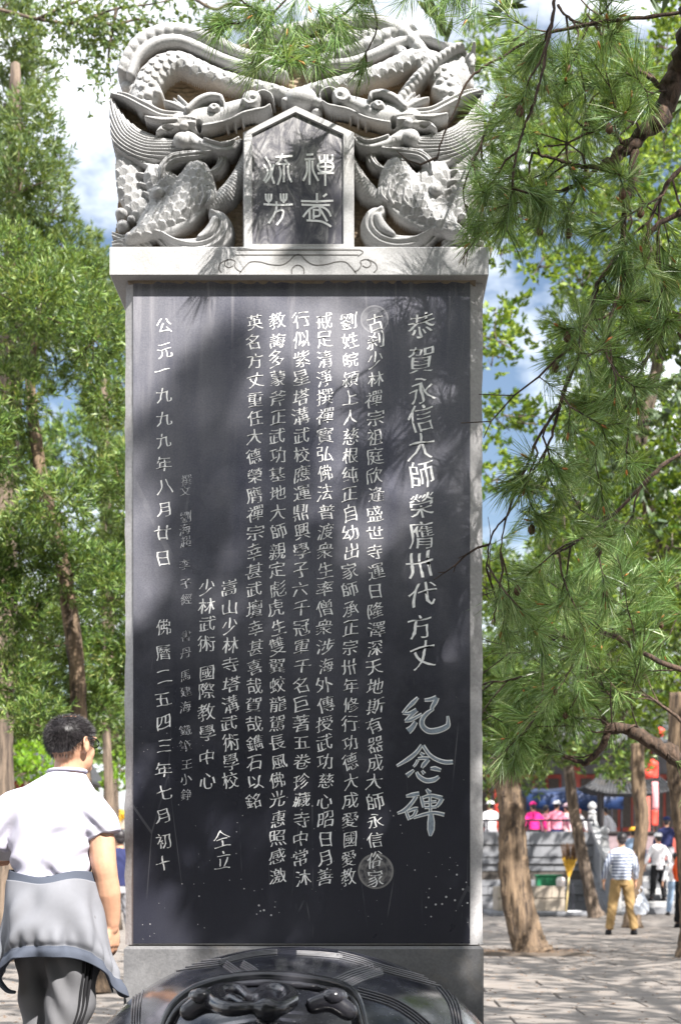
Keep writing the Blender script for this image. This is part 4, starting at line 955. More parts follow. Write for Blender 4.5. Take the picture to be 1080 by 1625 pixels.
# slab behind, closed: side skirt from the outline to the back
mb = MB(); YB = YC + 0.36
op = [((a-580)*YM/F, CAMH+(1375-b_)*YM/F+zshift) for a, b_ in OUT]
ctr = np.mean(op, 0); op = [(ctr[0]+(x-ctr[0])*0.9985, ctr[1]+(z-ctr[1])*0.9985) for x, z in op]
mb.prism([(x, z) for x, z in op][::-1], YR+0.006, YB)
relief = shift(mb.build('relief_slab', M['cap'], stele), stele)
mid = uc < 470.5
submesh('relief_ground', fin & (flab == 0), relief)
submesh('dragon_body', fin & (flab == 1) & mid, relief, 'coils of the left dragon'); submesh('dragon_body', fin & (flab == 1) & ~mid, relief, 'coils of the right dragon')
submesh('dragon_head', fin & (flab == 2) & mid, relief, 'left dragon head with fanned mane'); submesh('dragon_head', fin & (flab == 2) & ~mid, relief, 'right dragon head')
submesh('carved_wave', fin & (flab == 4) & mid, relief); submesh('carved_wave', fin & (flab == 4) & ~mid, relief); submesh('pearl', fin & (flab == 5), relief)
# skirt following the outer cells so no gap shows between carving and slab
Vs = []; Fs = []
edge = {}
for (ja, ia, jb, ib, cond) in ((0, 0, 0, 1, 'up'), (1, 1, 1, 0, 'dn'), (1, 0, 0, 0, 'lf'), (0, 1, 1, 1, 'rt')):
    nb = np.zeros_like(fin)
    if cond == 'up': nb[1:, :] = fin[:-1, :]
    if cond == 'dn': nb[:-1, :] = fin[1:, :]
    if cond == 'lf': nb[:, 1:] = fin[:, :-1]
    if cond == 'rt': nb[:, :-1] = fin[:, 1:]
    jj, ii = np.nonzero(fin & ~nb)
    a = idx[jj+ja, ii+ia]; b_ = idx[jj+jb, ii+ib]
    for p, q_ in zip(a, b_):
        n_ = len(Vs); A_ = Vall[p]; B_ = Vall[q_]; Vs += [A_, B_, (B_[0], YR+0.03, B_[2]), (A_[0], YR+0.03, A_[2])]; Fs.append((n_, n_+1, n_+2, n_+3))
shift(link('relief_edge', mesh_np('relief_edge', np.array(Vs), np.array(Fs), M['cap']), relief), stele)

# title tablet in the middle
def T_(cx, cy): return (370+cx/5.143, 150+cy/5.143)
YT = YC + 0.012; tz = lambda y: czt + (392.5-y)*YT/F; tx = lambda x: (x-580)*YT/F
outer = [T_(80, 1240), T_(80, 300), T_(508, 82), T_(985, 300), T_(985, 1240)]; inner = [T_(155, 1222), T_(155, 322), T_(508, 142), T_(893, 322), T_(893, 1222)]
mb = MB(); V = []; Fs = []
for (pl_, yy) in ((outer, YR+0.02), (outer, YT+0.008), ([(a+(472-a)*.02, b_+1) for a, b_ in outer], YT), ([(a+(a-472)*.02, b_-1) for a, b_ in inner], YT), (inner, YT+0.012)):
    V += [(tx(a), yy, tz(b_)) for a, b_ in pl_]
for r in range(4):
    for k in range(5): Fs.append((r*5+k, r*5+(k+1)%5, r*5+5+(k+1)%5, r*5+5+k))
mb.add(V, Fs); tab = shift(mb.build('tablet_frame', M['cap'], stele), stele)
mb = MB(); mb.prism([(tx(a), tz(b_)) for a, b_ in inner][::-1], YT+0.0125, YT+0.03); tface = shift(mb.build('title_tablet', M['tablet'], stele), stele)
SEAL = {'禪': [[(598, 478), (650, 476)], [(585, 517), (655, 513)], [(622, 515), (622, 620), (622, 720)], [(600, 535), (600, 620), (570, 690)], [(645, 530), (652, 610), (692, 690)],
               [(700, 490), (705, 525), (725, 530), (745, 515), (742, 480)], [(765, 480), (770, 525), (790, 530), (808, 515), (806, 478)], [(752, 530), (700, 550), (690, 580), (712, 612), (752, 620), (795, 612), (815, 580), (805, 548), (752, 530)],
               [(752, 535), (752, 615)], [(700, 577), (808, 577)], [(690, 630), (818, 628)], [(750, 600), (750, 730)]],
        '武': [[(555, 857), (680, 860), (812, 855)], [(560, 887), (680, 890), (785, 890)], [(682, 795), (682, 870)], [(570, 985), (620, 925), (680, 900), (735, 910), (775, 940), (795, 980)], [(622, 930), (622, 1008)], [(655, 925), (655, 1000)],
               [(655, 930), (700, 935), (702, 975), (655, 985)], [(600, 1016), (660, 1018), (720, 1025), (770, 1048), (795, 1065)], [(690, 890), (730, 960), (765, 1020)], [(735, 820), (760, 800)]],
        '流': [[(262, 500), (300, 560), (302, 640), (262, 705)], [(330, 560), (312, 640), (332, 712)], [(375, 575), (388, 640), (362, 722)], [(412, 562), (412, 700)], [(445, 570), (452, 650), (475, 700)], [(345, 497), (480, 488)], [(400, 470), (378, 525), (350, 555)],
               [(350, 556), (450, 552)], [(420, 520), (455, 560)], [(250, 560), (282, 620), (248, 690)]],
        '芳': [[(265, 800), (268, 845), (290, 858), (308, 842), (310, 800)], [(288, 800), (288, 880)], [(385, 798), (390, 845), (412, 856), (432, 840), (434, 798)], [(410, 800), (410, 870)], [(248, 882), (360, 890), (482, 885)], [(352, 862), (345, 940), (290, 1036)], [(350, 942), (395, 930), (408, 950), (392, 1000), (355, 1050)]]}
def ribbon_t(mb, pts, w):
    q = np.array(catmull([np.array(T_(*p)) for p in pts], 6) if len(pts) > 2 else [T_(*p) for p in pts]); d = unit(np.gradient(q, axis=0)); nn = np.stack([-d[:, 1], d[:, 0]], 1)*w/2
    q[0] -= d[0]*0.6; q[-1] += d[-1]*0.6; V = []; Fs = []; j_ = -0.0022-rng.uniform(0, .0006)
    for a, b_ in zip(q+nn, q-nn):
        V += [(tx(a[0]), YT+0.0125+j_, tz(a[1])), (tx(b_[0]), YT+0.0125+j_, tz(b_[1])), (tx(b_[0]), YT+0.0122, tz(b_[1])), (tx(a[0]), YT+0.0122, tz(a[1]))]
    for i in range(len(q)-1):
        for k in range(4): Fs.append((i*4+k, i*4+(k+1)%4, i*4+4+(k+1)%4, i*4+4+k))
    mb.add(V, Fs)
for ch, st in SEAL.items():
    mb = MB()
    for p in st: ribbon_t(mb, p, 3.2)
    o = shift(mb.build('seal_character', M['paint'], tface), stele); o['label'] = 'white seal script character ' + ch
# ------------------------------------------------------------------ base block and stone turtle
m, nt, b = mat_new('polished_black_stone'); v = objco(nt)
f = noise(nt, v, 7, 6, 0.6); f2 = noise(nt, v, 90, 2)
c = ramp(nt, f, [(0.35, (0.012, 0.013, 0.02)), (0.62, (0.04, 0.042, 0.055))])
c = mix(nt, ramp(nt, f2, [(0.66, 0.0), (0.74, 0.6)]), c, (0.35, 0.35, 0.36)); c = mix(nt, ramp(nt, noise(nt, v, 3.1, 7, 0.7), [(0.5, 0.0), (0.7, 0.3)]), c, (0.22, 0.215, 0.21))
L(nt, c, b.inputs['Base Color']); L(nt, ramp(nt, f, [(0.3, 0.12), (0.7, 0.32)]), b.inputs['Roughness']); b.inputs['Coat Weight'].default_value = 0.5; b.inputs['Coat Roughness'].default_value = 0.12; bump(nt, b, f, 0.12, 0.01); M['shell'] = m
m, nt, b = mat_new('glossy_black_stone'); v = objco(nt); f = noise(nt, v, 9, 5)
L(nt, ramp(nt, f, [(0.3, (0.010, 0.010, 0.014)), (0.75, (0.03, 0.03, 0.036))]), b.inputs['Base Color']); L(nt, ramp(nt, f, [(0.3, 0.10), (0.75, 0.26)]), b.inputs['Roughness']); bump(nt, b, f, 0.10, 0.01); M['gloss'] = m
M['base'] = stone('dusty_base_stone_dark', (0.17, 0.17, 0.175), (0.06, 0.06, 0.065), 0.5, 3.4, 0.25, (0.26, 0.2, 0.12), 0.4)
M['band'] = stone('worn_band_stone', (0.15, 0.15, 0.16), (0.05, 0.05, 0.06), 0.4, 12, 0.3)

def fuse(parts, voxel, mat, name, parent, smooth_it=3, disp=None, inv=None, sm=0.5):
    """joins closed shapes into one continuous surface"""
    V = []; Fs = []; n0 = 0
    for (v_, f_) in parts:
        V += [tuple(map(float, p)) for p in v_]; Fs += [tuple(int(i)+n0 for i in ff) for ff in f_]; n0 = len(V)
    me = bpy.data.meshes.new('tmp'); me.from_pydata(V, [], Fs); bm = bmesh.new(); bm.from_mesh(me); bmesh.ops.recalc_face_normals(bm, faces=bm.faces); bm.to_mesh(me); bm.free()
    o = bpy.data.objects.new('tmp', me); COL.objects.link(o)
    md = o.modifiers.new('r', 'REMESH'); md.mode = 'VOXEL'; md.voxel_size = voxel; md.use_smooth_shade = True
    if smooth_it: ms = o.modifiers.new('s', 'SMOOTH'); ms.factor = sm; ms.iterations = smooth_it
    dg = bpy.context.evaluated_depsgraph_get(); m2 = bpy.data.meshes.new_from_object(o.evaluated_get(dg))
    bpy.data.objects.remove(o); bpy.data.meshes.remove(me)
    n = len(m2.vertices); co = np.zeros(n*3, np.float32); m2.vertices.foreach_get('co', co); co = co.reshape(-1, 3)
    if disp is not None:
        no = np.zeros(n*3, np.float32); m2.vertex_normals.foreach_get('vector', no); no = no.reshape(-1, 3); co = co + disp(co, no)
    if inv is not None: co = co - np.array(inv)
    m2.vertices.foreach_set('co', co.astype(np.float32).ravel()); m2.update()
    m2.polygons.foreach_set('use_smooth', np.ones(len(m2.polygons), bool))
    m2.name = name; m2.materials.clear(); m2.materials.append(mat)
    return link(name, m2, parent)
def ellipsoid(c, r, n=14, m_=20, rot=None):
    V = []; Fs = []
    for i in range(n+1):
        a = math.pi*i/n
        for k in range(m_):
            b_ = 2*math.pi*k/m_; p = np.array([r[0]*math.sin(a)*math.cos(b_), r[1]*math.sin(a)*math.sin(b_), r[2]*math.cos(a)])
            if rot is not None: p = rot @ p
            V.append(p+np.array(c))
    for i in range(n):
        for k in range(m_):
            Fs.append((i*m_+k, (i+1)*m_+k, (i+1)*m_+(k+1)%m_, i*m_+(k+1)%m_))
    return V, Fs
def rz(a): c_, s_ = math.cos(a), math.sin(a); return np.array([[c_, -s_, 0], [s_, c_, 0], [0, 0, 1]])
def rx(a): c_, s_ = math.cos(a), math.sin(a); return np.array([[1, 0, 0], [0, c_, -s_], [0, s_, c_]])
def tb(pts, rad, n=10, flat=1.0, sub=4):
    q, r = catmull(pts, sub, rad) if len(pts) > 2 else (pts, rad); return tube_np(q, r, n, True, flat)
def caps(pts, rad, n=12, sub=5):
    """tube with rounded ends"""
    V, Fs = tb(pts, rad, n, 1.0, sub); out = [(V, Fs), ellipsoid(pts[0], (rad[0],)*3, 8, 12), ellipsoid(pts[-1], (rad[-1],)*3, 8, 12)]; return out

turtle = empty('stone_turtle', (-0.27, 6.1, 0.0), label='polished black stone turtle carrying the stele on its patterned shell', cat='turtle statue')
mb = MB(); bx0, bx1 = SX(196, 6.58), SX(767, 6.58)
mb.box(((bx0+bx1)/2, 6.585+0.24, 0.42), (bx1-bx0, 0.48, 0.826), bev=0.012); o = shift(mb.build('base_block', M['base'], turtle), turtle); o.rotation_euler = (0, 0, 0)
mb = MB(); mb.box(((bx0+bx1)/2, 6.62+0.2, 0.836), (bx1-bx0-0.03, 0.40, 0.012)); shift(mb.build('joint', M['dark_joint'], turtle), turtle)
SCn = np.array([-0.265, 6.2, 0.322]); SRr = np.array([0.785, 1.12, 0.526])
V, Fs = ellipsoid(SCn, SRr, 40, 72); V = np.array(V)
o = shift(link('shell', mesh_np('shell', V, Fs, M['shell'], True), turtle), turtle)
shell = o
# rim of the shell, legs, tail, plinth
th = np.linspace(0, 2*math.pi, 73)
rimp = [SCn + np.array([math.cos(t)*0.80, math.sin(t)*1.16, -0.17+0.02*math.sin(8*t)]) for t in th]
mb = MB(); mb.tube(rimp, 0.055, 10, False); shift(mb.build('shell_rim', M['band'], turtle, True), turtle)
mb = MB()
for k in range(72):
    t = th[k]; p = SCn + np.array([math.cos(t)*0.835, math.sin(t)*1.19, -0.14]); mb.tube([p+np.array([0, 0, .05]), p+np.array([math.cos(t)*.02, math.sin(t)*.02, -.05])], [0.022, 0.022], 6)
shift(mb.build('rim_beading', M['band'], turtle, True, kind='stuff'), turtle)
mb = MB(); mb.box((-0.265, 6.1, 0.075), (2.0, 2.9, 0.15), bev=0.02); shift(mb.build('plinth', M['base'], turtle), turtle)
for sx_ in (-1, 1):
    for yy, fy in ((5.45, -1), (6.9, 1)):
        shift(fuse(caps([(-0.265+sx_*0.55, yy, 0.3), (-0.265+sx_*0.75, yy+fy*0.15, 0.26), (-0.265+sx_*0.78, yy+fy*0.28, 0.19)], [0.15, 0.13, 0.1])+
                   [tb([(-0.265+sx_*(0.72+0.06*j), yy+fy*0.3, 0.2), (-0.265+sx_*(0.72+0.07*j), yy+fy*0.42, 0.165)], [0.035, 0.02]) for j in (-1, 0, 1)], 0.016, M['shell'], 'leg', turtle), turtle)
def onshell(px, py, lift=0.0):
    d = np.array([(px-580)/F, 1, (1375-py)/F]); o_ = np.array([0, 0, CAMH]); rr = SRr+lift
    a = ((d/rr)**2).sum(); b_ = 2*((o_-SCn)*d/rr**2).sum(); c_ = (((o_-SCn)/rr)**2).sum()-1
    ds = b_*b_-4*a*c_
    if ds < 0: return None
    return o_ + d*(-b_-math.sqrt(ds))/(2*a)
BANDS = [([(214, 1635), (216, 1592), (224, 1564), (238, 1549)], 4), ([(238, 1549), (262, 1541), (300, 1533), (350, 1527)], 3.0), ([(350, 1527), (380, 1519), (412, 1513), (440, 1511)], 2.2), ([(357, 1530), (372, 1540), (386, 1552)], 3.2), ([(384, 1530), (398, 1538), (412, 1549)], 3.2),
         ([(470, 1513), (500, 1514), (543, 1518)], 2.0), ([(535, 1515), (570, 1524), (605, 1536), (650, 1548), (700, 1561)], 3.0), ([(592, 1536), (560, 1546), (528, 1560)], 3.6), ([(606, 1541), (574, 1552), (545, 1566)], 3.0),
         ([(698, 1562), (714, 1582), (723, 1604), (728, 1635)], 4.4), ([(566, 1574), (617, 1589), (653, 1609), (684, 1635)], 4.2), ([(700, 1560), (725, 1566), (742, 1574)], 2.6), ([(204, 1556), (222, 1548), (240, 1548)], 2.6)]
for pts, sp in BANDS:
    mb = MB(); q = catmull([np.array(p, float) for p in pts], 8); q = np.array(q); d = unit(np.gradient(q, axis=0)); nn = np.stack([-d[:, 1], d[:, 0]], 1)
    for k in (-1.5, -0.5, 0.5, 1.5):
        line = [onshell(*(a+n_*k*sp), 0.002) for a, n_ in zip(q, nn)]; line = [p for p in line if p is not None]
        if len(line) > 2: mb.tube(line, 0.0032, 6, True)
    if mb.v: shift(mb.build('shell_band', M['band'], shell, True), turtle)
# head with brow swirls, and the arched hood of the shell opening behind it
Y0 = 5.0; hp = lambda px, py, Y=Y0: P(px, py, Y)
parts = [ellipsoid(hp(425, 1690, 4.95), (0.26, 0.40, 0.125), 20, 30), ellipsoid(hp(425, 1710, 4.65), (0.2, 0.3, 0.13), 16, 24)]
parts += caps([hp(300, 1606), hp(325, 1592), hp(352, 1596)], [0.03, 0.035, 0.028]) + caps([hp(552, 1606), hp(525, 1590), hp(498, 1596)], [0.03, 0.035, 0.028])
parts += caps([hp(425, 1604, 4.85), hp(425, 1596, 5.05), hp(425, 1588, 5.25)], [0.04, 0.05, 0.03])
for s_ in (-1, 1):
    f_ = lambda x: 400+s_*x
    parts += caps([P(f_(4), 1600, 4.85), P(f_(38), 1602, 4.84), P(f_(62), 1588, 4.97), P(f_(52), 1574, 5.1), P(f_(22), 1572, 5.13), P(f_(6), 1584, 5.02)], [0.02, 0.024, 0.026, 0.026, 0.024, 0.015])
    parts += caps([P(f_(12), 1596, 4.9), P(f_(32), 1586, 5.0), P(f_(40), 1579, 5.06)], [0.014, 0.02, 0.01])
    parts += caps([P(425+s_*95, 1588, 5.02), P(425+s_*112, 1584, 5.06)], [0.035, 0.03])
head = shift(fuse(parts, 0.007, M['gloss'], 'head', turtle, 2), turtle)
for s_ in (-1, 1):
    V, Fs = ellipsoid(P(425+s_*104, 1582, 4.99), (0.034, 0.034, 0.028)); shift(link('eye', mesh_np('eye', V, Fs, M['gloss'], True), head), turtle)
hood = [(262, 1640), (272, 1612), (288, 1590), (318, 1571), (365, 1558), (420, 1553), (478, 1557), (528, 1566), (556, 1580), (566, 1604), (574, 1640)]
parts = [tb([P(a, b_, 5.34) for a, b_ in hood], [0.028]*len(hood), 10, 1.0, 5), tb([P(a, b_+8, 5.27) for a, b_ in hood], [0.015]*len(hood), 8, 1.0, 5)]
shift(fuse(parts, 0.008, M['gloss'], 'shell_opening', turtle, 2), turtle)
V, Fs = ellipsoid(P(418, 1705, 5.55), (0.30, 0.22, 0.195), 16, 30); shift(link('neck', mesh_np('neck', V, Fs, M['gloss'], True), turtle), turtle)
# ------------------------------------------------------------------ people
m, nt, b = mat_new('skin'); v = objco(nt); f = noise(nt, v, 22, 4)
L(nt, ramp(nt, f, [(0.3, (0.46, 0.25, 0.16)), (0.7, (0.55, 0.31, 0.20))]), b.inputs['Base Color']); b.inputs['Roughness'].default_value = 0.5
b.inputs['Subsurface Weight'].default_value = 0.08; b.inputs['Subsurface Radius'].default_value = (0.02, 0.008, 0.004); bump(nt, b, noise(nt, v, 140, 3), 0.12, 0.002); M['skin'] = m
M['hair'] = simple('black_hair', (0.018, 0.015, 0.017), 0.5, 0.6, 60)
def cloth(name, col, bmp=0.2, scale=260, var=0.08, rough=0.85):
    m, nt, b = mat_new(name); v = objco(nt); f = noise(nt, v, 6, 4); w = noise(nt, v, scale, 2)
    L(nt, ramp(nt, f, [(0.3, tuple(x*(1-var) for x in col)), (0.7, tuple(min(1, x*(1+var)) for x in col))]), b.inputs['Base Color'])
    b.inputs['Roughness'].default_value = rough; b.inputs['Specular IOR Level'].default_value = 0.25; bump(nt, b, w, bmp, 0.002); return m
M['white_tee'] = cloth('white_cotton', (0.47, 0.46, 0.54), 0.12)
M['hoodie'] = cloth('light_grey_marl', (0.175, 0.18, 0.20), 0.35, 320, 0.12); M['hoodie_dark'] = cloth('slate_rib_knit', (0.065, 0.075, 0.10), 0.3)
M['track'] = cloth('charcoal_jersey', (0.12, 0.12, 0.128), 0.25, 300, 0.12); M['blk'] = cloth('black_cloth', (0.012, 0.012, 0.014), 0.1)
M['phone'] = simple('phone_silver', (0.5, 0.5, 0.52), 0.3, 0.1, 10); M['darkblue'] = simple('dark_blue_plastic', (0.02, 0.03, 0.12), 0.3, 0.1)

def hand(wrist, d, palm_n, thumb, s=1.0, curl=0.5):
    """palm and five bent fingers; d = pointing direction, palm_n = palm normal, thumb = side of the thumb"""
    d, palm_n, thumb = map(lambda a: unit(np.array(a, float)), (d, palm_n, thumb)); wrist = np.array(wrist, float); out = []
    pe = wrist + d*0.085*s
    for k in (-1, -.33, .33, 1):
        out.append(tube_np([wrist+thumb*0.018*k*s, wrist+d*0.045*s+thumb*0.026*k*s, pe+thumb*0.031*k*s], [0.014*s, 0.0155*s, 0.0115*s], 8))
    for k, ln in ((1, 0.068), (.36, 0.078), (-.33, 0.072), (-1, 0.056)):
        a0 = pe + thumb*0.031*k*s - d*0.01*s; c_ = curl
        d1 = unit(d+palm_n*c_*0.6); d2 = unit(d+palm_n*c_*1.5); d3 = unit(d+palm_n*c_*2.6)
        p1 = a0+d1*ln*.45*s; p2 = p1+d2*ln*.32*s; p3 = p2+d3*ln*.26*s
        out.append(tube_np([a0, p1, p2, p3], [0.0098*s, 0.0088*s, 0.0078*s, 0.006*s], 8)); out.append(ellipsoid(p3, (0.0066*s,)*3, 6, 8))
    t0 = wrist + d*0.02*s + thumb*0.022*s; t1 = t0 + unit(d*.8+thumb*.8+palm_n*.2)*0.038*s; t2 = t1 + unit(d*1+thumb*.3+palm_n*.5)*0.03*s; t3 = t2+unit(d+palm_n*.7)*0.022*s
    out.append(tube_np([t0, t1, t2, t3], [0.014*s, 0.0115*s, 0.0095*s, 0.0075*s], 8))
    return out

def rings(rs, n=28, sup=2.3):
    """loft of superellipse rings (cx, cy, z, rx, ry)"""
    V = []; Fs = []
    for (cx, cy, z, a, b_) in rs:
        for k in range(n):
            t = 2*math.pi*k/n; c_, s_ = math.cos(t), math.sin(t)
            V.append((cx+a*math.copysign(abs(c_)**(2/sup), c_), cy+b_*math.copysign(abs(s_)**(2/sup), s_), z))
    for i in range(len(rs)-1):
        for k in range(n): Fs.append((i*n+k, i*n+(k+1)%n, (i+1)*n+(k+1)%n, (i+1)*n+k))
    Fs.append(tuple(range(n-1, -1, -1))); Fs.append(tuple((len(rs)-1)*n+k for k in range(n))); return V, Fs

# --- the man at the left, seen from behind
O = np.array([-1.205, 6.56, 0.0])
man = empty('person', tuple(O), label='man in white T-shirt with a grey hoodie tied round his waist, back turned', cat='person')
HC = np.array([0.045, 0.012, 1.655]); yaw = -0.62; RH = rz(yaw)
def hl(x, y, z): return HC + RH @ np.array([x, y, z])          # head space: +y is where he faces
body = [ellipsoid(HC+np.array([0, 0, .01]), (0.077, 0.096, 0.108), 18, 24, RH), ellipsoid(hl(0, .03, -.06), (0.062, 0.066, 0.062), 12, 18, RH), ellipsoid(hl(0, .07, -.09), (0.035, 0.03, 0.025), 10, 12, RH),
        ellipsoid(hl(0.03, .055, -.03), (0.034, 0.03, 0.04), 10, 12, RH), ellipsoid(hl(-.03, .055, -.03), (0.034, 0.03, 0.04), 10, 12, RH),
        tube_np([hl(0, .088, .015), hl(0, .108, -.022), hl(0, .092, -.034)], [0.010, 0.016, 0.010], 8), tb([hl(-.05, .082, .03), hl(0, .097, .028), hl(.05, .082, .03)], [.009, .012, .009], 8),
        tb([hl(-.022, .092, -.062), hl(0, .1, -.062), hl(.022, .092, -.062)], [.006, .009, .006], 6)]
for s_ in (-1, 1):
    ec = hl(.082*s_, -.006, -.008); Re = RH @ rz(-0.5*s_)
    body += [ellipsoid(ec, (0.010, 0.020, 0.033), 10, 14, Re), tb([hl(.085*s_, -.002, -.035), hl(.093*s_, -.02, -.02), hl(.097*s_, -.027, .005), hl(.093*s_, -.018, .024), hl(.086*s_, .004, .026)], [.005, .0055, .0055, .0055, .004], 8)]
body += [tb([(0.03, 0.02, 1.44), (0.033, 0.012, 1.53), (0.042, 0.012, 1.60)], [0.078, 0.063, 0.062], 18), rings([(-.03, .0, .95, .12, .08), (-.03, 0, 1.1, .11, .07), (-.03, 0, 1.3, .13, .08), (-.02, 0, 1.40, .12, .07), (0.0, .01, 1.46, .08, .06)])]
ra = [(0.12, 0.0, 1.38), (0.163, -0.01, 1.29), (0.178, -0.02, 1.18), (0.187, -.012, 1.12), (0.193, 0.004, 1.06), (0.198, 0.03, 0.98), (0.202, 0.042, 0.925)]
body += [tb(ra, [0.05, 0.055, 0.052, 0.048, 0.050, 0.040, 0.028], 16)]
body += [ellipsoid((0.2025, 0.044, 0.925), (.027, .027, .035), 10, 14)]
body += hand((0.203, 0.045, 0.930), (-.05, .12, -1), (-.55, .55, 0), (-.45, -.75, 0), 1.02, 0.45)
man.scale = (.985, .985, .985)
la = [(-0.17, 0.0, 1.38), (-0.26, -0.01, 1.29), (-0.335, 0.0, 1.20), (-0.345, 0.09, 1.175), (-0.325, 0.20, 1.185)]
body += [tb(la, [0.05, 0.052, 0.046, 0.042, 0.028], 16)]
body += hand((-0.325, 0.20, 1.185), (.95, .1, .08), (0, .1, 1), (.1, .8, .3), 0.98, 0.75)
for hx, hy, kx, ky, ax, ay in ((-.095, .03, -.095, .06, -.10, .06), (.045, -.01, .02, -.04, .015, 0)):
    body += [tb([(hx, hy, .93), (hx, (hy+ky)/2, .72), (kx, ky, .48), (ax, ay, .28), (ax, ay, .08)], [.065, .055, .045, .042, .036], 14), tb([(ax, ay-.04, .045), (ax, ay+.06, .05), (ax, ay+.15, .035)], [.035, .04, .03], 10)]
body = [([np.array(p)+O for p in V], Fs) for V, Fs in body]
skin = fuse(body, 0.0055, M['skin'], 'body', man, 2, inv=O)
def tee_disp(co, no):
    l = co-O; x, y, z = l[:, 0], l[:, 1], l[:, 2]
    # folds that run from the right armpit down to the left hem
    u = (x-.10)*.75+(z-1.36)*.65; w = -(x-.10)*.65+(z-1.36)*.75; r = np.hypot(x-.10, z-1.36)
    th_ = np.arctan2(z-1.37, x-.12); f1 = 0.013*np.sin(th_*7+4*np.sin(r*9))*np.exp(-((r-.13)/.08)**2)*np.exp(-((th_+2.2)/.55)**2)
    f2 = 0.010*np.sin(w*95+3*np.sin(u*14))*np.clip((1.34-z)/.12, 0, 1)*(0.4+0.6*np.sin(x*17+2)**2)
    f3 = 0.008*np.sin(z*60+x*22+1.5*np.sin(x*30))*np.clip((1.22-z)/.08, 0, 1)
    f4 = 0.004*np.sin(x*40+z*13)*np.sin(z*21)
    armp = 0.010*np.sin((x+z)*80)*np.exp(-((x-.17)/.05)**2-((z-1.36)/.06)**2)
    lf = 0.012*np.sin((x-z*.6)*60)*np.exp(-((x+.2)/.06)**2-((z-1.33)/.1)**2)
    return no*(f1+f2+f3+f4+armp+lf)[:, None]
tee = [rings([(-.032, -.005, 1.12, .150, .118), (-.032, -.005, 1.16, .158, .123), (-.036, -.003, 1.25, .163, .122), (-.04, 0, 1.34, .176, .122), (-.035, 0, 1.41, .188, .118), (-.02, .005, 1.462, .165, .102), (0.005, .01, 1.505, .115, .085), (0.025, .012, 1.545, .075, .072)], 40),
       tb([(0.02, 0.0, 1.425), (0.10, 0.0, 1.395), (0.15, -.006, 1.345), (0.176, -.012, 1.285)], [0.085, 0.088, 0.083, 0.074], 24), tb([(-.07, 0.0, 1.415), (-0.17, 0.0, 1.385), (-.245, 0, 1.325), (-0.285, -.005, 1.265)], [0.085, 0.09, 0.086, 0.08], 24)]
tee = [([np.array(p)+O for p in V], Fs) for V, Fs in tee]
fuse(tee, 0.0055, M['white_tee'], 'tshirt', man, 14, tee_disp, inv=O)
mb = MB(); q = [O+np.array([0.028+.074*math.cos(t), .012+.071*math.sin(t), 1.548-.006*math.sin(t)]) for t in np.linspace(0, 2*math.pi, 33)]; mb.tube([p-O for p in q], 0.0075, 8, False); mb.build('collar', M['white_tee'], man, True)
# trousers
def tr_disp(co, no):
    l = co-O; x, y, z = l[:, 0], l[:, 1], l[:, 2]
    return no*(0.006*np.sin(z*38+x*30+2*np.sin(x*25)) + 0.005*np.sin(x*60+z*12)*np.clip((z-.55)/.2, 0, 1))[:, None]
Rl = [(0.045, -.01, .98), (0.058, -.015, .80), (0.045, -.03, .62), (0.02, -.04, .48), (0.015, .0, .28), (0.015, .0, .06)]; Rr = [0.112, 0.108, 0.098, 0.080, 0.075, 0.07]
Ll = [(-.10, .02, .98), (-.105, .05, .80), (-.10, .07, .62), (-.095, .06, .48), (-.10, .06, .28), (-.10, .06, .06)]; Lr = [0.11, 0.088, 0.076, 0.068, 0.066, 0.062]
trs = [tb(Rl, Rr, 24), tb(Ll, Lr, 24), rings([(-.03, 0, .88, .15, .105), (-.03, 0, 1.0, .15, .108), (-.03, 0, 1.09, .138, .10)], 32)]
trs = [([np.array(p)+O for p in V], Fs) for V, Fs in trs]; trou = fuse(trs, 0.007, M['track'], 'trousers', man, 4, tr_disp, inv=O)
q, rr_ = catmull(Rl, 8, Rr); q = np.array(q)
for ang in (0.52, 0.68, 0.84):
    mb = MB(); V = []; Fs = []
    for i, (c_, r_) in enumerate(zip(q, rr_)):
        for da, ro in ((-.03, 1.0), (.03, 1.0)):
            a = ang+da; V.append(tuple(c_ + np.array([math.sin(a), -math.cos(a), 0])*(r_+0.0135)))
        for da in (.03, -.03):
            a = ang+da; V.append(tuple(c_ + np.array([math.sin(a), -math.cos(a), 0])*(r_-0.01)))
    for i in range(len(q)-1):
        for k in range(4): Fs.append((i*4+k, i*4+(k+1)%4, i*4+4+(k+1)%4, i*4+4+k))
    mb.add(V, Fs); mb.build('stripe', M['blk'], trou, True)
for sx_ in (.015, -.1):
    V, Fs = rings([(sx_, .06, .0, .045, .13), (sx_, .06, .03, .05, .135), (sx_, .05, .07, .045, .11), (sx_, .0, .1, .04, .06)]); link('shoe', mesh_np('shoe', np.array(V), Fs, M['blk'], True), man)
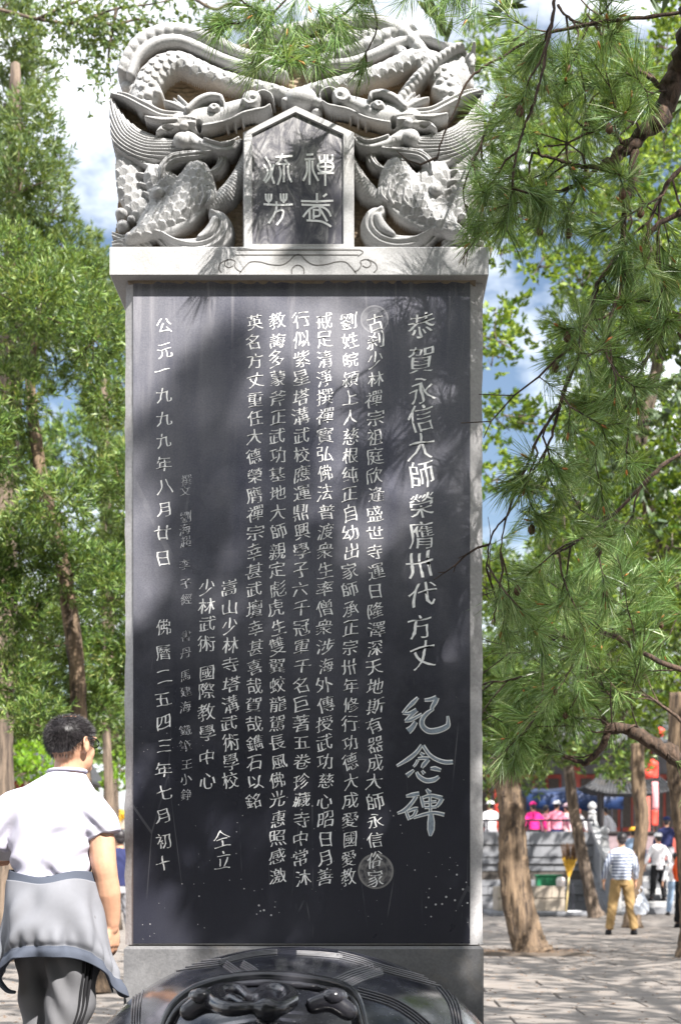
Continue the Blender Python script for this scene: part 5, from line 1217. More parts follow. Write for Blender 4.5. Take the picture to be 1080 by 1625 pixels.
# hoodie tied round the waist: a draped sheet with a darker hem band
def drape(t0, t1, nt_, off=0.0):
    T = np.linspace(t0, t1, nt_); A = np.linspace(-2.0, 2.0, 110); V = []
    for t in T:
        for a in A:
            s_ = abs(math.sin(a)); sd = math.sin(a)
            zb_ = 0.815 - 0.125*s_**5 - (0.03 if a > 0 else 0.02)*s_**2 - (0.05*max(0, abs(a)-1.2) )
            zt_ = 1.143 - 0.022*math.exp(-(a/.5)**2) + 0.006*math.sin(a*3)
            z = zt_*(1-t)+zb_*t
            ax_ = .172 + .068*t + off + (0.03*t*t*(s_**6)); ay = .145 + .072*math.sin(min(1, t*1.25)*math.pi*.5) - 0.02*t*t + off
            fold = 0.013*t*math.sin(a*9+0.8*math.sin(t*3)) + 0.020*t*(1-t)*2*math.sin(a*5-t*6+1) + 0.006*math.sin(a*13+t*7)*t + 0.012*math.exp(-((t-.86)/.05)**2)*(-1) + 0.008*math.sin(a*23+t*4)*math.exp(-((t-.80)/.12)**2) + 0.010*math.sin(t*17+a*8)*math.exp(-((a+.45)/.3)**2)*t
            cx = -.03 + .012*t
            V.append((cx + (ax_+fold)*sd, 0.0 - (ay+fold)*math.cos(a), z))
    nA = len(A); Fs = np.array([(i*nA+k, i*nA+k+1, (i+1)*nA+k+1, (i+1)*nA+k) for i in range(nt_-1) for k in range(nA-1)])
    return np.array(V), Fs
for nm, t0, t1, mt, off in (('hoodie', 0.075, 0.875, 'hoodie', 0.0), ('hoodie_waistband', -0.01, 0.10, 'hoodie_dark', -0.004), ('hoodie_hem', 0.862, 1.0, 'hoodie_dark', 0.004)):
    V, Fs = drape(t0, t1, 60 if nm == 'hoodie' else 14, off); o = link(nm, mesh_np(nm, V, Fs, M[mt], True), man); sd = o.modifiers.new('solid', 'SOLIDIFY'); sd.thickness = 0.007 if nm == 'hoodie' else 0.009; sd.offset = 0
# sleeve ends hanging at the sides
cuf = MB(); cuf.tube(catmull([(-.20, -.05, .80), (-.235, -.055, .73), (-.205, -.04, .675), (-.17, -.04, .665)], 5), list(np.linspace(.035, .012, 16)), 12, True, .5); cuf.build('hoodie_cuff', M['hoodie_dark'], man, True); mb = MB(); mb.tube(catmull([(.19, -.03, .74), (.205, -.03, .70), (.215, -.02, .665)], 5), list(np.linspace(.012, .007, 11)), 8, True, .5)
mb.build('hoodie_cuff', M['hoodie_dark'], man, True)
# hair: cap plus short spiky strands
hp_ = [ellipsoid(hl(0, -.010, .036), (0.083, 0.100, 0.076), 18, 26, RH), ellipsoid(hl(0, -.052, .012), (0.072, 0.056, 0.062), 14, 20, RH), ellipsoid(hl(0, -.0, .062), (0.078, 0.09, 0.052), 14, 20, RH)]
hp_ = [([np.array(p)+O for p in V], Fs) for V, Fs in hp_]
def hair_disp(co, no): 
    l = co-O; return no*(0.0012*np.sin(l[:, 0]*160+l[:, 2]*60)*np.sin(l[:, 1]*120))[:, None]
hair = fuse(hp_, 0.006, M['hair'], 'hair', man, 2, hair_disp, inv=O)
n = 11000; d = unit(rng.normal(size=(n, 3))); loc = d*np.array([.083, .100, .076]) + np.array([0, -.010, .036])
keep = (loc[:, 2] > -.035-0.0*loc[:, 1]) & ~((loc[:, 1] > .055) & (loc[:, 2] < .05)); loc = loc[keep]; d = d[keep]
back_ = rng.normal(size=(3500, 3)); back_ = unit(back_); l2 = back_*np.array([.074, .058, .064])+np.array([0, -.052, .012]); k2 = (l2[:, 2] > -.045) & (l2[:, 1] < -.05); loc = np.concatenate([loc, l2[k2]]); d = np.concatenate([d, back_[k2]])
wh = np.array([0.0, -.06, .09]); swirl = unit(loc-wh)*.9; dr = unit(d*.30+swirl*.95+rng.normal(size=d.shape)*.14+np.array([0, 0, .05]))
V, Fq = blades((RH @ loc.T).T+HC, (RH @ dr.T).T, rng.uniform(.014, .026, len(loc)), .0012, .3)
o = link('hair_strands', mesh_np('hair_strands', V, Fq, M['hair']), hair, 'stuff')
mb = MB(); 
for s_ in (-1, 1):
    mb.tube([hl(.088*s_, -.005, .022), hl(.086*s_, .05, .022), hl(.056*s_, .096, .014)], [.0025, .0025, .003], 6)
    c_ = hl(.032*s_, .098, .008); mb.tube([c_+RH@np.array([.024*math.cos(t), 0, .017*math.sin(t)]) for t in np.linspace(0, 6.283, 17)], .0022, 6, False)
mb.tube([hl(-.008, .1, .012), hl(.008, .1, .012)], [.002, .002], 6); mb.build('glasses', M['blk'], man, True)
ph = MB(); ph.box((O[0]-.262, O[1]+.150, 1.197), (.085, .010, .055), 0.25, 0.003, rx=0.5); tag(ph.build('mobile_phone', M['phone'], None), 'silver phone held in the left man\'s hand at the frame edge', 'phone')

# --- figures further off
def person(x, Y, z0, h, face, top, bottom, hairm, label, group=None, hat=None, stance=0.08, arms=(0.06, 0.06), bend=0.0, vox=0.021, sleeves=True, headscarf=None, long_top=0.0, mats=None):
    """face: angle, 0 = looking away from the camera"""
    s = h/1.72; t = empty('person', (x, Y, z0), 0, label, 'person', group); Rf = rz(face)
    def T(parts):
        out = []
        for V, Fs in parts:
            V = np.array([np.array(p) for p in V])*s
            up = V[:, 2] > 0.98*s
            if bend:
                c0, s0 = math.cos(bend), math.sin(bend); y = V[:, 1].copy(); z = V[:, 2]-.98*s
                V[:, 1] = np.where(up, y*c0+z*s0, y); V[:, 2] = np.where(up, .98*s - y*s0 + z*c0, V[:, 2])
            out.append(((Rf @ V.T).T, Fs))
        return out
    legs = [(-.09, -stance), (.09, stance)]
    bd = [ellipsoid((0, .01, 1.615), (.075, .092, .112), 10, 14), tube_np([(0, 0, 1.42), (0, .005, 1.52)], [.058, .055], 10), tube_np([(0, .095, 1.61), (0, .112, 1.59)], [.012, .014], 6),
          rings([(0, 0, .95, .14, .09), (0, 0, 1.15, .13, .09), (0, 0, 1.38, .17, .09), (0, 0, 1.45, .12, .06)], 16)]
    for s_ in (-1, 1): bd.append(ellipsoid((.077*s_, 0, 1.61), (.01, .02, .03), 6, 8))
    for s_, ar in ((-1, arms[0]), (1, arms[1])):
        el = (s_*(.235+ar), -.02, 1.13); wr = (s_*(.25+ar*1.6), .06, .90)
        bd.append(tb([(s_*.17, 0, 1.40), el, wr], [.052, .042, .028], 10)); bd += hand(wr, (0, .05, -1), (-s_, 0.2, 0), (0, 1, 0), 1.0, .35)
    for lx, ly in legs: bd += [tb([(lx, 0, .95), (lx*1.1+ly*.5, .0, .5), (lx*1.3+ly, -.01, .08)], [.08, .05, .035], 10), tb([(lx*1.3+ly, -.04, .04), (lx*1.3+ly, .14, .03)], [.035, .03], 8)]
    fuse(T(bd), vox*s*.7, M['skin'], 'body', t, 1)
    tp = [rings([(0, 0, .93-long_top, .165+long_top*.15, .115), (0, 0, 1.05, .16, .115), (0, 0, 1.22, .175, .12), (0, 0, 1.36, .195, .12), (0, 0, 1.43, .17, .09), (0, 0, 1.475, .08, .065)], 22)]
    for s_, ar in ((-1, arms[0]), (1, arms[1])):
        e_ = (s_*(.235+ar), -.02, 1.13); w_ = (s_*(.248+ar*1.5), .05, .95)
        tp.append(tb([(s_*.14, 0, 1.40), (s_*(.205+ar*.4), -.01, 1.27), e_] + ([w_] if sleeves else []), [.068, .064, .056] + ([.045] if sleeves else []), 12))
    ds = lambda co, no: no*(0.0035*np.sin(co[:, 2]*37+co[:, 0]*30+3*np.sin(co[:, 0]*17+co[:, 2]*9)) + 0.003*np.sin(co[:, 2]*19-co[:, 0]*44))[:, None]
    fuse(T(tp), vox*s*.8, top, 'top', t, 2, ds)
    bt = [rings([(0, 0, .84, .165, .115), (0, 0, .95, .16, .11), (0, 0, 1.03, .15, .105)], 20)]
    for lx, ly in legs: bt.append(tb([(lx, 0, .92), (lx*1.15+ly*.5, 0, .5), (lx*1.3+ly, -.01, .1)], [.108, .086, .07], 14))
    tro = fuse(T(bt), vox*s*.8, bottom, 'trousers', t, 2, ds)
    for lx, ly in legs:
        (V, Fs), = T([rings([(lx*1.3+ly, .05, 0, .045, .13), (lx*1.3+ly, .05, .04, .05, .13), (lx*1.3+ly, .03, .09, .04, .08)], 14)]); link('shoe', mesh_np('shoe', V, Fs, M['blk'], True), t)
    (V, Fs), (V2, F2) = T([ellipsoid((0, -.012, 1.65), (.085, .098, .095), 10, 16), ellipsoid((0, -.05, 1.60), (.07, .05, .07), 8, 12)])
    link('hair', mesh_np('hair', V, Fs, hairm, True), t); link('hair', mesh_np('hair', V2, F2, hairm, True), t)
    if hat is not None:
        (V, Fs), = T([rings([(0, 0, 1.665, .17 if hat[1] else .1, .17 if hat[1] else .115), (0, 0, 1.675, .10, .11), (0, 0, 1.73, .095, .105), (0, 0, 1.765, .05, .06)], 20)]); link('hat', mesh_np('hat', V, Fs, hat[0], True), t)
    return t
def c_(name, col): return cloth(name, col, 0.1, 120, 0.1)
# striped shirt: narrow navy lines, level across the back and upright on the sleeves
m, nt, b = mat_new('striped_shirt'); v = objco(nt); sep = nd(nt, 'ShaderNodeSeparateXYZ'); L(nt, v, sep.inputs[0])
hz = mth(nt, 'GREATER_THAN', mth(nt, 'SINE', mth(nt, 'MULTIPLY', sep.outputs[2], 118.0)), 0.25); vt = mth(nt, 'GREATER_THAN', mth(nt, 'SINE', mth(nt, 'MULTIPLY', sep.outputs[0], 150.0)), 0.2)
arm = mth(nt, 'GREATER_THAN', mth(nt, 'ABSOLUTE', sep.outputs[0]), 0.185); yoke = mth(nt, 'LESS_THAN', sep.outputs[2], 1.37)
k = mth(nt, 'ADD', mth(nt, 'MULTIPLY', arm, vt), mth(nt, 'MULTIPLY', mth(nt, 'SUBTRACT', 1.0, arm), mth(nt, 'MULTIPLY', hz, yoke)))
L(nt, mix(nt, k, (0.46, 0.50, 0.57), (0.04, 0.05, 0.12)), b.inputs['Base Color']); b.inputs['Roughness'].default_value = 0.85; M['striped'] = m
khaki = c_('khaki_cotton', (0.27, 0.18, 0.08)); white = c_('white_cloth', (0.7, 0.68, 0.7)); magenta = c_('magenta_cloth', (0.62, 0.02, 0.18)); pink = c_('pink_cloth', (0.72, 0.25, 0.34)); navy = c_('navy_cloth', (0.02, 0.025, 0.08))
orange = c_('orange_cloth', (0.75, 0.10, 0.02)); blue = c_('royal_blue_cloth', (0.02, 0.04, 0.3)); denim = c_('pale_denim', (0.22, 0.3, 0.42)); yellow = c_('yellow_cloth', (0.65, 0.35, 0.04)); grey = c_('grey_cloth', (0.25, 0.25, 0.27)); lpink = c_('pale_pink_cloth', (0.68, 0.48, 0.52)); green = c_('green_cloth', (0.02, 0.16, 0.08))
X = lambda px, Y: (px-580)*Y/F
person(X(986, 27.8), 27.8, 0, 1.70, 0.05, M['striped'], khaki, M['hair'], 'man in striped shirt and khaki trousers standing with his back turned, plastic bag in hand', stance=0.10, arms=(0.03, 0.0), vox=0.012)
mb = MB(); mb.box((X(985, 27.8), 27.8, 1.01), (.33, .235, .035), 0, .008); 
bagm = cloth('thin_white_plastic', (0.62, 0.66, 0.74), 0.5, 20, 0.12, 0.4)
bg = fuse([rings([(0, 0, 0, .09, .05), (0, 0, .08, .13, .075), (0, 0, .2, .12, .07), (0, 0, .3, .06, .04), (0, 0, .36, .03, .02)], 16), tube_np([(-.02, 0, .34), (-.03, 0, .42), (.0, 0, .47)], [.012, .01, .008], 6), tube_np([(.02, 0, .34), (.03, 0, .42), (.0, 0, .47)], [.012, .01, .008], 6)], .012, bagm, 'plastic_bag', None, 1,
          lambda co, no: no*(0.014*np.sin(co[:, 0]*50+co[:, 2]*35)*np.cos(co[:, 2]*20+co[:, 1]*40))[:, None])
bg.location = (X(1016, 27.8), 27.75, 0.34); tag(bg, 'crumpled white plastic bag hanging from the striped-shirt man\'s hand', 'plastic bag')
G1 = 'visitors on and near the steps'
person(X(1046, 40), 40.2, 0.30, 1.62, 0.3, white, M['blk'], M['hair'], 'person in a loose white hooded jacket climbing the stone steps', G1, hat=(white, False), stance=.06, long_top=.12)
person(X(1062, 41), 41.4, 0.75, 1.6, -0.3, navy, grey, M['hair'], 'person in navy with a dark blue cap ahead on the steps', G1, hat=(navy, False))
person(X(1072, 38.6), 38.7, 0, 1.45, 0.2, white, denim, M['hair'], 'small child-sized visitor in white and pale blue at the foot of the steps', G1)
person(X(1082, 31), 31, 0, 1.60, -1.3, orange, M['blk'], M['hair'], 'person in an orange top and dark trousers at the right edge', G1, arms=(0.05, 0.05))
person(X(1004, 40.6), 40.6, 0.45, 1.62, 0.0, denim, denim, M['hair'], 'person in pale blue with a yellow sun hat beyond the striped-shirt man', G1, hat=(yellow, True))
G2 = 'visitors on the terrace'
for (px, Y, h, fc, tp_, bt_, lab, ht, bn) in [(778, 44.6, 1.62, .3, white, grey, 'visitor in white on the terrace between the stele and the stout trunk', (white, True), 0),
    (848, 44.4, 1.60, .2, magenta, M['blk'], 'visitor in a magenta jacket on the terrace beside the stout trunk', (magenta, False), .25), (866, 45.2, 1.55, -.6, pink, navy, 'visitor in dull pink half hidden behind the magenta jacket', None, 0),
    (883, 44.5, 1.62, -.3, pink, navy, 'visitor in pink with a white sun hat on the terrace', (white, True), 0), (899, 44.9, 1.56, .5, lpink, grey, 'visitor in pale pink with a floppy pale hat behind the slender leaning trunk', (lpink, True), 0),
    (912, 45.8, 1.6, .1, white, navy, 'visitor in white just right of the slender leaning trunk', (white, False), 0), (968, 47.3, 1.58, .9, white, grey, 'visitor in white leaning over the incense burner ledge', None, .3), (800, 46, 1.6, -.4, orange, grey, 'visitor in orange behind the stout trunk on the terrace', None, 0)]:
    person(X(px, Y), Y, 1.25, h, fc, tp_, bt_, M['hair'], lab, G2, hat=ht, bend=bn)
person(X(190, 22), 22, 0, 1.62, .4, navy, grey, M['hair'], 'dark-clothed visitor glimpsed between the left man and the stele', None)
# ------------------------------------------------------------------ terrace, steps, burner, hall
XW = X(948, 43.5)
tw_ = empty('terrace_wall', (0.9, 43, 0), label='grey stone terrace wall with moulded courses and blocks behind the planter', cat='wall')
def wb(name, x0, x1, y0, y1, z0, z1, mt, parent, bev=0.01, kind=None, lab=None):
    mb = MB(); mb.box(((x0+x1)/2, (y0+y1)/2, (z0+z1)/2), (x1-x0, y1-y0, z1-z0), 0, bev); o = mb.build(name, M[mt], parent, kind=kind)
    if lab: o['label'] = lab
    return shift(o, tw_) if parent is tw_ else o
x0, x1 = 0.4, XW-0.15
shift(wb('core', x0, x1, 43.12, 43.6, 0, 1.98, 'dark_joint', tw_, 0), tw_)
courses = [(0.0, .22, .0, 1.1), (.225, .40, .06, 1.3), (.405, .62, .03, .9), (.625, .80, .09, 1.2), (.805, 1.02, .12, .45), (1.025, 1.2, .09, 1.1), (1.205, 1.38, .03, 1.3), (1.385, 1.70, .0, .8), (1.705, 2.04, -.04, 1.0)]
for ci, (z0_, z1_, ins, wdt) in enumerate(courses):
    x = x0; 
    while x < x1-0.05:
        w = wdt*rng.uniform(.85, 1.15); xe = min(x+w, x1)
        dj = rng.uniform(0, .008); wb('stone_block', x, xe-.012, 43+ins+dj, 43.14, z0_, z1_-.004, 'wallstone', tw_, .008); x = xe
# terrace floor and rail
mb = MB(); mb.box(((x0-8+14)/2+2, 50, 0.62), (26, 13.2, 1.25)); fl = mb.build('terrace', M['wallstone']); tag(fl, kind='structure')
rl = empty('terrace_railing', (x0, 43.2, 2.04), label='thin dark iron railing along the top of the terrace wall', cat='railing'); M['iron'] = simple('dark_iron', (0.03, 0.03, 0.04), .5, .2, 8, metal=.6)
mb = MB(); mb.tube([(0, 0, .30), (x1-x0, 0, .30)], [.028, .028], 8); mb.build('rail', M['iron'], rl, True)
for k in range(5):
    mb = MB(); mb.tube([(k*(x1-x0)/4, 0, 0), (k*(x1-x0)/4, 0, .3)], [.02, .02], 6); mb.build('post', M['iron'], rl, True)
# steps
st = empty('stone_steps', (XW, 39.6, 0), label='flight of pale stone steps climbing to the terrace on the right', cat='steps')
for k in range(8):
    mb = MB(); mb.box((1.5, .18+k*.42+.3, .15*k+.075), (2.9, .96, .15), 0, .012); mb.build('step', M['palestone'] if k % 2 else M['wallstone'], st)
# balustrade beside the steps
bal = empty('stone_balustrade', (XW-.12, 39.4, 0), label='pale stone stair balustrade with round-capped posts', cat='balustrade')
pts = [(0, 0.0), (2.0, .55), (4.3, 1.25)]
def post(y, z, h, parent):
    mb = MB(); mb.box((0, y, z+h/2), (.20, .20, h), 0, .015); p = mb.build('post', M['palestone'], parent)
    mb = MB(); mb.lathe((0, y, z+h), [(.08, 0), (.11, .03), (.11, .09), (.07, .11), (.07, .14), (.11, .17), (.12, .23), (.09, .30), (.04, .34), (.01, .35)], 14); mb.build('post_cap', M['palestone'], p, True)
for y, z in pts: post(y, z, 1.25, bal)
for (ya, za), (yb, zb_) in zip(pts[:-1], pts[1:]):
    mb = MB(); 
    def sl(z0_, z1_, w):
        mb.add([(-w, ya+.13, za+z0_), (w, ya+.13, za+z0_), (w, yb-.13, zb_+z0_), (-w, yb-.13, zb_+z0_), (-w, ya+.13, za+z1_), (w, ya+.13, za+z1_), (w, yb-.13, zb_+z1_), (-w, yb-.13, zb_+z1_)],
               [(0, 1, 2, 3), (7, 6, 5, 4), (0, 4, 5, 1), (1, 5, 6, 2), (2, 6, 7, 3), (3, 7, 4, 0)])
    sl(.92, 1.08, .10); mb.build('handrail', M['palestone'], bal)
    mb = MB(); sl(.05, .72, .06); mb.build('panel', M['wallstone'], bal)
mb = MB(); mb.add([(-.2, -.1, 0), (.2, -.1, 0), (.2, 4.4, 0), (-.2, 4.4, 0), (-.2, -.1, .03), (.2, -.1, .03), (.2, 4.4, 1.27), (-.2, 4.4, 1.27)], [(3, 2, 1, 0), (4, 5, 6, 7), (0, 1, 5, 4), (1, 2, 6, 5), (2, 3, 7, 6), (3, 0, 4, 7)]); mb.build('stringer', M['wallstone'], bal)
# planter of stone blocks with a low kerb
pl_ = empty('stone_planter', (X(842, 38.9), 38.9, 0), label='square planter of tan and grey stone blocks in front of the terrace wall', cat='planter')
hw = (X(897, 38.9)-X(790, 38.9))/2
for r_ in range(2):
    xx = -hw
    for k in range(4):
        w = 2*hw/4 + (0.08 if (k+r_) % 2 else -.08); xe = min(xx+w, hw); mb = MB(); mb.box(((xx+xe)/2, 0, .10+r_*.30+.145), (xe-xx-.012, .24, .285), 0, .014); mb.build('stone_block', M['blockstone'], pl_); xx = xe
for s_ in (-1, 1):
    for k in range(3):
        mb = MB(); mb.box((s_*(hw-.12), .35+k*.4-.02, .38), (.24, .39, .57), 0, .014); mb.build('stone_block', M['blockstone'], pl_)
mb = MB(); mb.box((0, .75, .35), (2*hw-.3, 1.2, .5)); mb.build('soil', M['soil'], pl_)
mb = MB(); mb.box((.15, .3, .05), (2*hw+.75, 2.4, .10), 0, .02); mb.build('kerb_slab', M['wallstone'], pl_)
M['green'] = simple('green_plastic', (0.008, 0.13, 0.055), .45, .2, 4)
gb = empty('green_crate', (X(869, 39.3), 39.3, .60), label='dark green plastic crate resting on the planter', cat='crate')
mb = MB(); mb.box((0, 0, .16), (.56, .4, .31), 0, .02); mb.build('tub', M['green'], gb); mb = MB(); mb.box((0, 0, .33), (.62, .46, .04), 0, .01); mb.build('rim', M['green'], gb)
mb = MB(); mb.lathe((0, 0, 0), [(.08, 0), (.10, .05), (.11, .22), (.09, .27), (.05, .3)], 12); o = mb.build('white_sack', simple('white_sack', (.62, .56, .54), .8, .15), None, True); o.location = (X(888, 39.2), 39.05, .60); tag(o, 'small pale bucket beside the green crate on the planter', 'bucket')
# broom, head up
M['straw'] = simple('yellow_straw', (0.55, 0.33, 0.04), .8, .4, 30); M['straw2'] = simple('brown_twigs', (0.10, 0.055, 0.03), .9, .4, 30); M['cane'] = simple('bamboo', (0.5, 0.38, 0.17), .5, .2, 12)
br = empty('broom', (X(897, 38.4), 38.4, 0), label='straw broom standing head up with a yellow-bound brush beside the planter', cat='broom')
mb = MB(); mb.tube([(0, 0, 0), (.09, .1, .9)], [.022, .02], 8); mb.build('handle', M['cane'], br, True)
mb = MB()
for k in range(90):
    a = rng.uniform(-1, 1); q_ = rng.uniform(-1, 1); mb.tube([(.09, .1, .86), (.10+a*.17, .1+q_*.05, 1.36+rng.uniform(-.05, .03))], [.009, .012], 4)
mb.build('bristles', M['straw'], br, kind='stuff')
mb = MB()
for k in range(90):
    a = rng.uniform(-1, 1); q_ = rng.uniform(-1, 1); mb.tube([(.10+a*.15, .1+q_*.05, 1.3), (.11+a*.22, .1+q_*.08, 1.66+rng.uniform(-.08, .04))], [.007, .004], 4)
mb.build('brush_tips', M['straw2'], br, kind='stuff')
M['whitep'] = simple('white_plastic', (.75, .75, .76), .5, .1)
dp = empty('dustpan', (X(909, 38.6), 38.5, 0), label='white long-handled dustpan on the ground by the broom', cat='dustpan')
mb = MB(); mb.box((0, 0, .06), (.34, .22, .11), .1, .02); mb.build('pan', M['whitep'], dp); mb = MB(); mb.tube([(0, .08, .1), (.0, .16, .75)], [.02, .02], 6); mb.build('handle', M['iron'], dp)
# roofed incense burner on the terrace
M['bronze'] = simple('dark_bronze', (0.035, 0.03, 0.03), .5, .3, 6, metal=.4); M['tile'] = stone('dark_roof_tile', (0.05, 0.052, 0.058), (0.02, 0.02, 0.022), .7, 4, .4)
YB_ = 46.5; ib = empty('incense_burner', (X(995, YB_), YB_, 1.25), label='dark roofed incense burner with upturned eaves on the terrace', cat='incense burner')
mb = MB(); mb.box((0, 0, .55), (1.6, .8, .5), 0, .04); mb.build('basin', simple('mauve_painted_metal', (0.22, .16, .17), .7, .2), ib)
mb = MB(); mb.box((0, 0, .83), (1.75, .95, .06), 0, .01); mb.build('rim', M['bronze'], ib)
for sx_ in (-1, 1):
    for sy in (-1, 1):
        mb = MB(); mb.tube([(sx_*.75, sy*.35, 0), (sx_*.75, sy*.35, 1.95)], [.05, .05], 8); mb.build('post', M['bronze'], ib)
xs = np.linspace(-1.3, 1.3, 27); V = []
for tt, zz_, dd_ in ((0, 0.0, .75), (.4, .14, .5), (.75, .34, .22), (1, .50, .03)):
    for x_ in xs: e_ = (abs(x_)/1.3)**4*.20; V.append((x_*(1-.35*tt), -dd_, 1.92+zz_+e_*(1-tt)))
for tt, zz_, dd_ in ((1, .50, .03), (.75, .34, .22), (.4, .14, .5), (0, 0.0, .75)):
    for x_ in xs: e_ = (abs(x_)/1.3)**4*.20; V.append((x_*(1-.35*tt), dd_, 1.92+zz_+e_*(1-tt)))
Fs = [(i*27+k, i*27+k+1, (i+1)*27+k+1, (i+1)*27+k) for i in range(7) for k in range(26)]
o = link('roof', mesh_np('roof', np.array(V), Fs, M['tile'], True), ib); sd = o.modifiers.new('s', 'SOLIDIFY'); sd.thickness = .06
mb = MB(); mb.tube([(-.86, 0, 2.44), (0, 0, 2.46), (.86, 0, 2.44)], [.06, .06, .06], 8); mb.build('ridge', M['tile'], o, True)
for k in range(24):
    pass
mb = MB()
for x_ in np.linspace(-1.2, 1.2, 25):
    e_ = (abs(x_)/1.3)**4*.2; mb.tube([(x_, -.76, 1.95+e_), (x_*.86, -.5, 2.09+e_*.6), (x_*.68, -.05, 2.45)], [.02, .02, .02], 5)
mb.build('tile_ridge', M['tile'], o, True, kind='stuff')
# blue awning
M['tarp'] = simple('blue_tarpaulin', (0.007, 0.025, 0.09), .55, .25, 2)
aw = empty('blue_canopy', (X(905, 49), 49, 1.25), label='blue tarpaulin canopy on thin poles behind the terrace visitors', cat='canopy')
V = []; 
for i in range(9):
    for j in range(7):
        V.append((-1.4+i*.35, -1+j*.33, 2.05+.18*math.sin(j/6*math.pi)-.05*abs(i-4)*.4+.03*math.sin(i*2)))
V += [(-1.4+i*.35, -1, 1.5+.08*math.sin(i*1.9)) for i in range(9)]
Fs = [(i*7+j, (i+1)*7+j, (i+1)*7+j+1, i*7+j+1) for i in range(8) for j in range(6)] + [(63+i, 64+i, (i+1)*7, i*7) for i in range(8)]
o = link('sheet', mesh_np('sheet', np.array(V), Fs, M['tarp'], True), aw); sd = o.modifiers.new('s', 'SOLIDIFY'); sd.thickness = .02
for sx_ in (-1.35, 1.35):
    for sy in (-.95, .95):
        mb = MB(); mb.tube([(sx_, sy, 0), (sx_, sy, 2.35)], [.03, .03], 6); mb.build('pole', M['iron'], aw)
# temple hall beyond
M['red'] = stone('faded_red_paint', (0.36, 0.07, 0.05), (0.2, 0.04, 0.03), .75, 2, .15); M['redb'] = simple('bright_red_paint', (0.62, 0.05, 0.03), .6, .2, 3); M['pinkb'] = simple('pink_banner_cloth', (0.7, .28, .3), .8, .15, 5)
hl_ = empty('temple_hall', (4.6, 58, 1.25), label='red-walled temple hall with grey roof far behind the terrace', cat='building')
mb = MB(); mb.box((0, 3, 2.2), (17, 6, 4.4)); mb.build('wall', M['wallstone'], hl_)
for k in range(7):
    mb = MB(); mb.lathe((-7.5+k*2.5, -1.2, 0), [(.3, 0), (.24, .15), (.22, 4.1)], 14); mb.build('column', M['red'], hl_, True)
for k in range(6):
    mb = MB(); mb.box((-6.25+k*2.5, -.05, 1.6), (1.9, .1, 3.0), 0, .02); d_ = mb.build('door', M['red'], hl_)
    for j in range(4):
        mb = MB(); mb.box((-6.25+k*2.5-.69+j*.46, -.12, 2.1), (.36, .05, 1.7), 0, .01); mb.build('lattice_panel', M['dark_joint'], d_)
V = []; xs = np.linspace(-10, 10, 31)
for (dd_, zz_) in ((-2.6, 4.1), (-1.2, 4.6), (.6, 5.6), (3, 7.6)):
    for x_ in xs: V.append((x_, dd_, zz_+(abs(x_)/10)**5*.9*(1 if dd_ < 1 else .3)))
Fs = [(i*31+k, i*31+k+1, (i+1)*31+k+1, (i+1)*31+k) for i in range(3) for k in range(30)]
o = link('roof', mesh_np('roof', np.array(V), Fs, M['tile'], True), hl_); sd = o.modifiers.new('s', 'SOLIDIFY'); sd.thickness = .25
mb = MB(); mb.box((0, -1.2, 4.25), (17, .3, .35)); mb.build('beam', M['red'], hl_)
def banner(px, Y, z0, z1, w, ma, label, split=None):
    t = empty('hanging_banner', (X(px, Y), Y, z0), label=label, cat='banner'); h = z1-z0
    for i, (a, b_, mt) in enumerate(split or [(0, 1, ma)]):
        V = [(x_*w/2, .03*math.sin(z_*9+x_), z_*h) for z_ in np.linspace(a, b_, 8) for x_ in (-1, 0, 1)]
        Fs = [(j*3+k, j*3+k+1, j*3+k+4, j*3+k+3) for j in range(7) for k in range(2)]
        o = link('cloth', mesh_np('cloth', np.array(V), Fs, M[mt], True), t); s_ = o.modifiers.new('s', 'SOLIDIFY'); s_.thickness = .01
    mb = MB(); mb.tube([(-w*.6, 0, h), (w*.6, 0, h)], [.02, .02], 6); mb.build('rod', M['iron'], t); mb = MB(); mb.tube([(w*.62, 0.05, -z0+1.25 if z0 > 1.25 else 0), (w*.62, .05, h)], [.025, .025], 6); mb.build('pole', M['iron'], t)
banner(1039, 45, 2.25, 3.9, .17, 'redb', 'tall narrow red and pink banner right of the incense burner', [(0, .25, 'redb'), (.25, .72, 'pinkb'), (.78, 1, 'redb')])
banner(789, 45, 2.2, 3.8, .14, 'redb', 'narrow red banner seen between the stele and the stout trunk', [(0, .4, 'redb'), (.5, 1, 'redb')])
# lanterns
for px, py, Y in ((1035, 1213, 44), (1046, 1162, 44), (1028, 1228, 44)):
    c0 = P(px, py, Y); t = empty('red_lantern', tuple(c0), label='', cat='lantern')
    t['label'] = {1035: 'red lantern hanging just above the right banner', 1046: 'highest red lantern among the low pine boughs', 1028: 'lowest red lantern beside the burner roof'}[px]; t['group'] = 'red lanterns in the trees'
    mb = MB(); mb.lathe((0, 0, -.14), [(.05, 0), (.12, .04), (.15, .12), (.14, .2), (.05, .27)], 12); mb.build('shade', M['redb'], t, True); mb = MB(); mb.tube([(0, 0, .12), (0, 0, .9)], [.006, .006], 4); mb.build('cord', M['iron'], t)
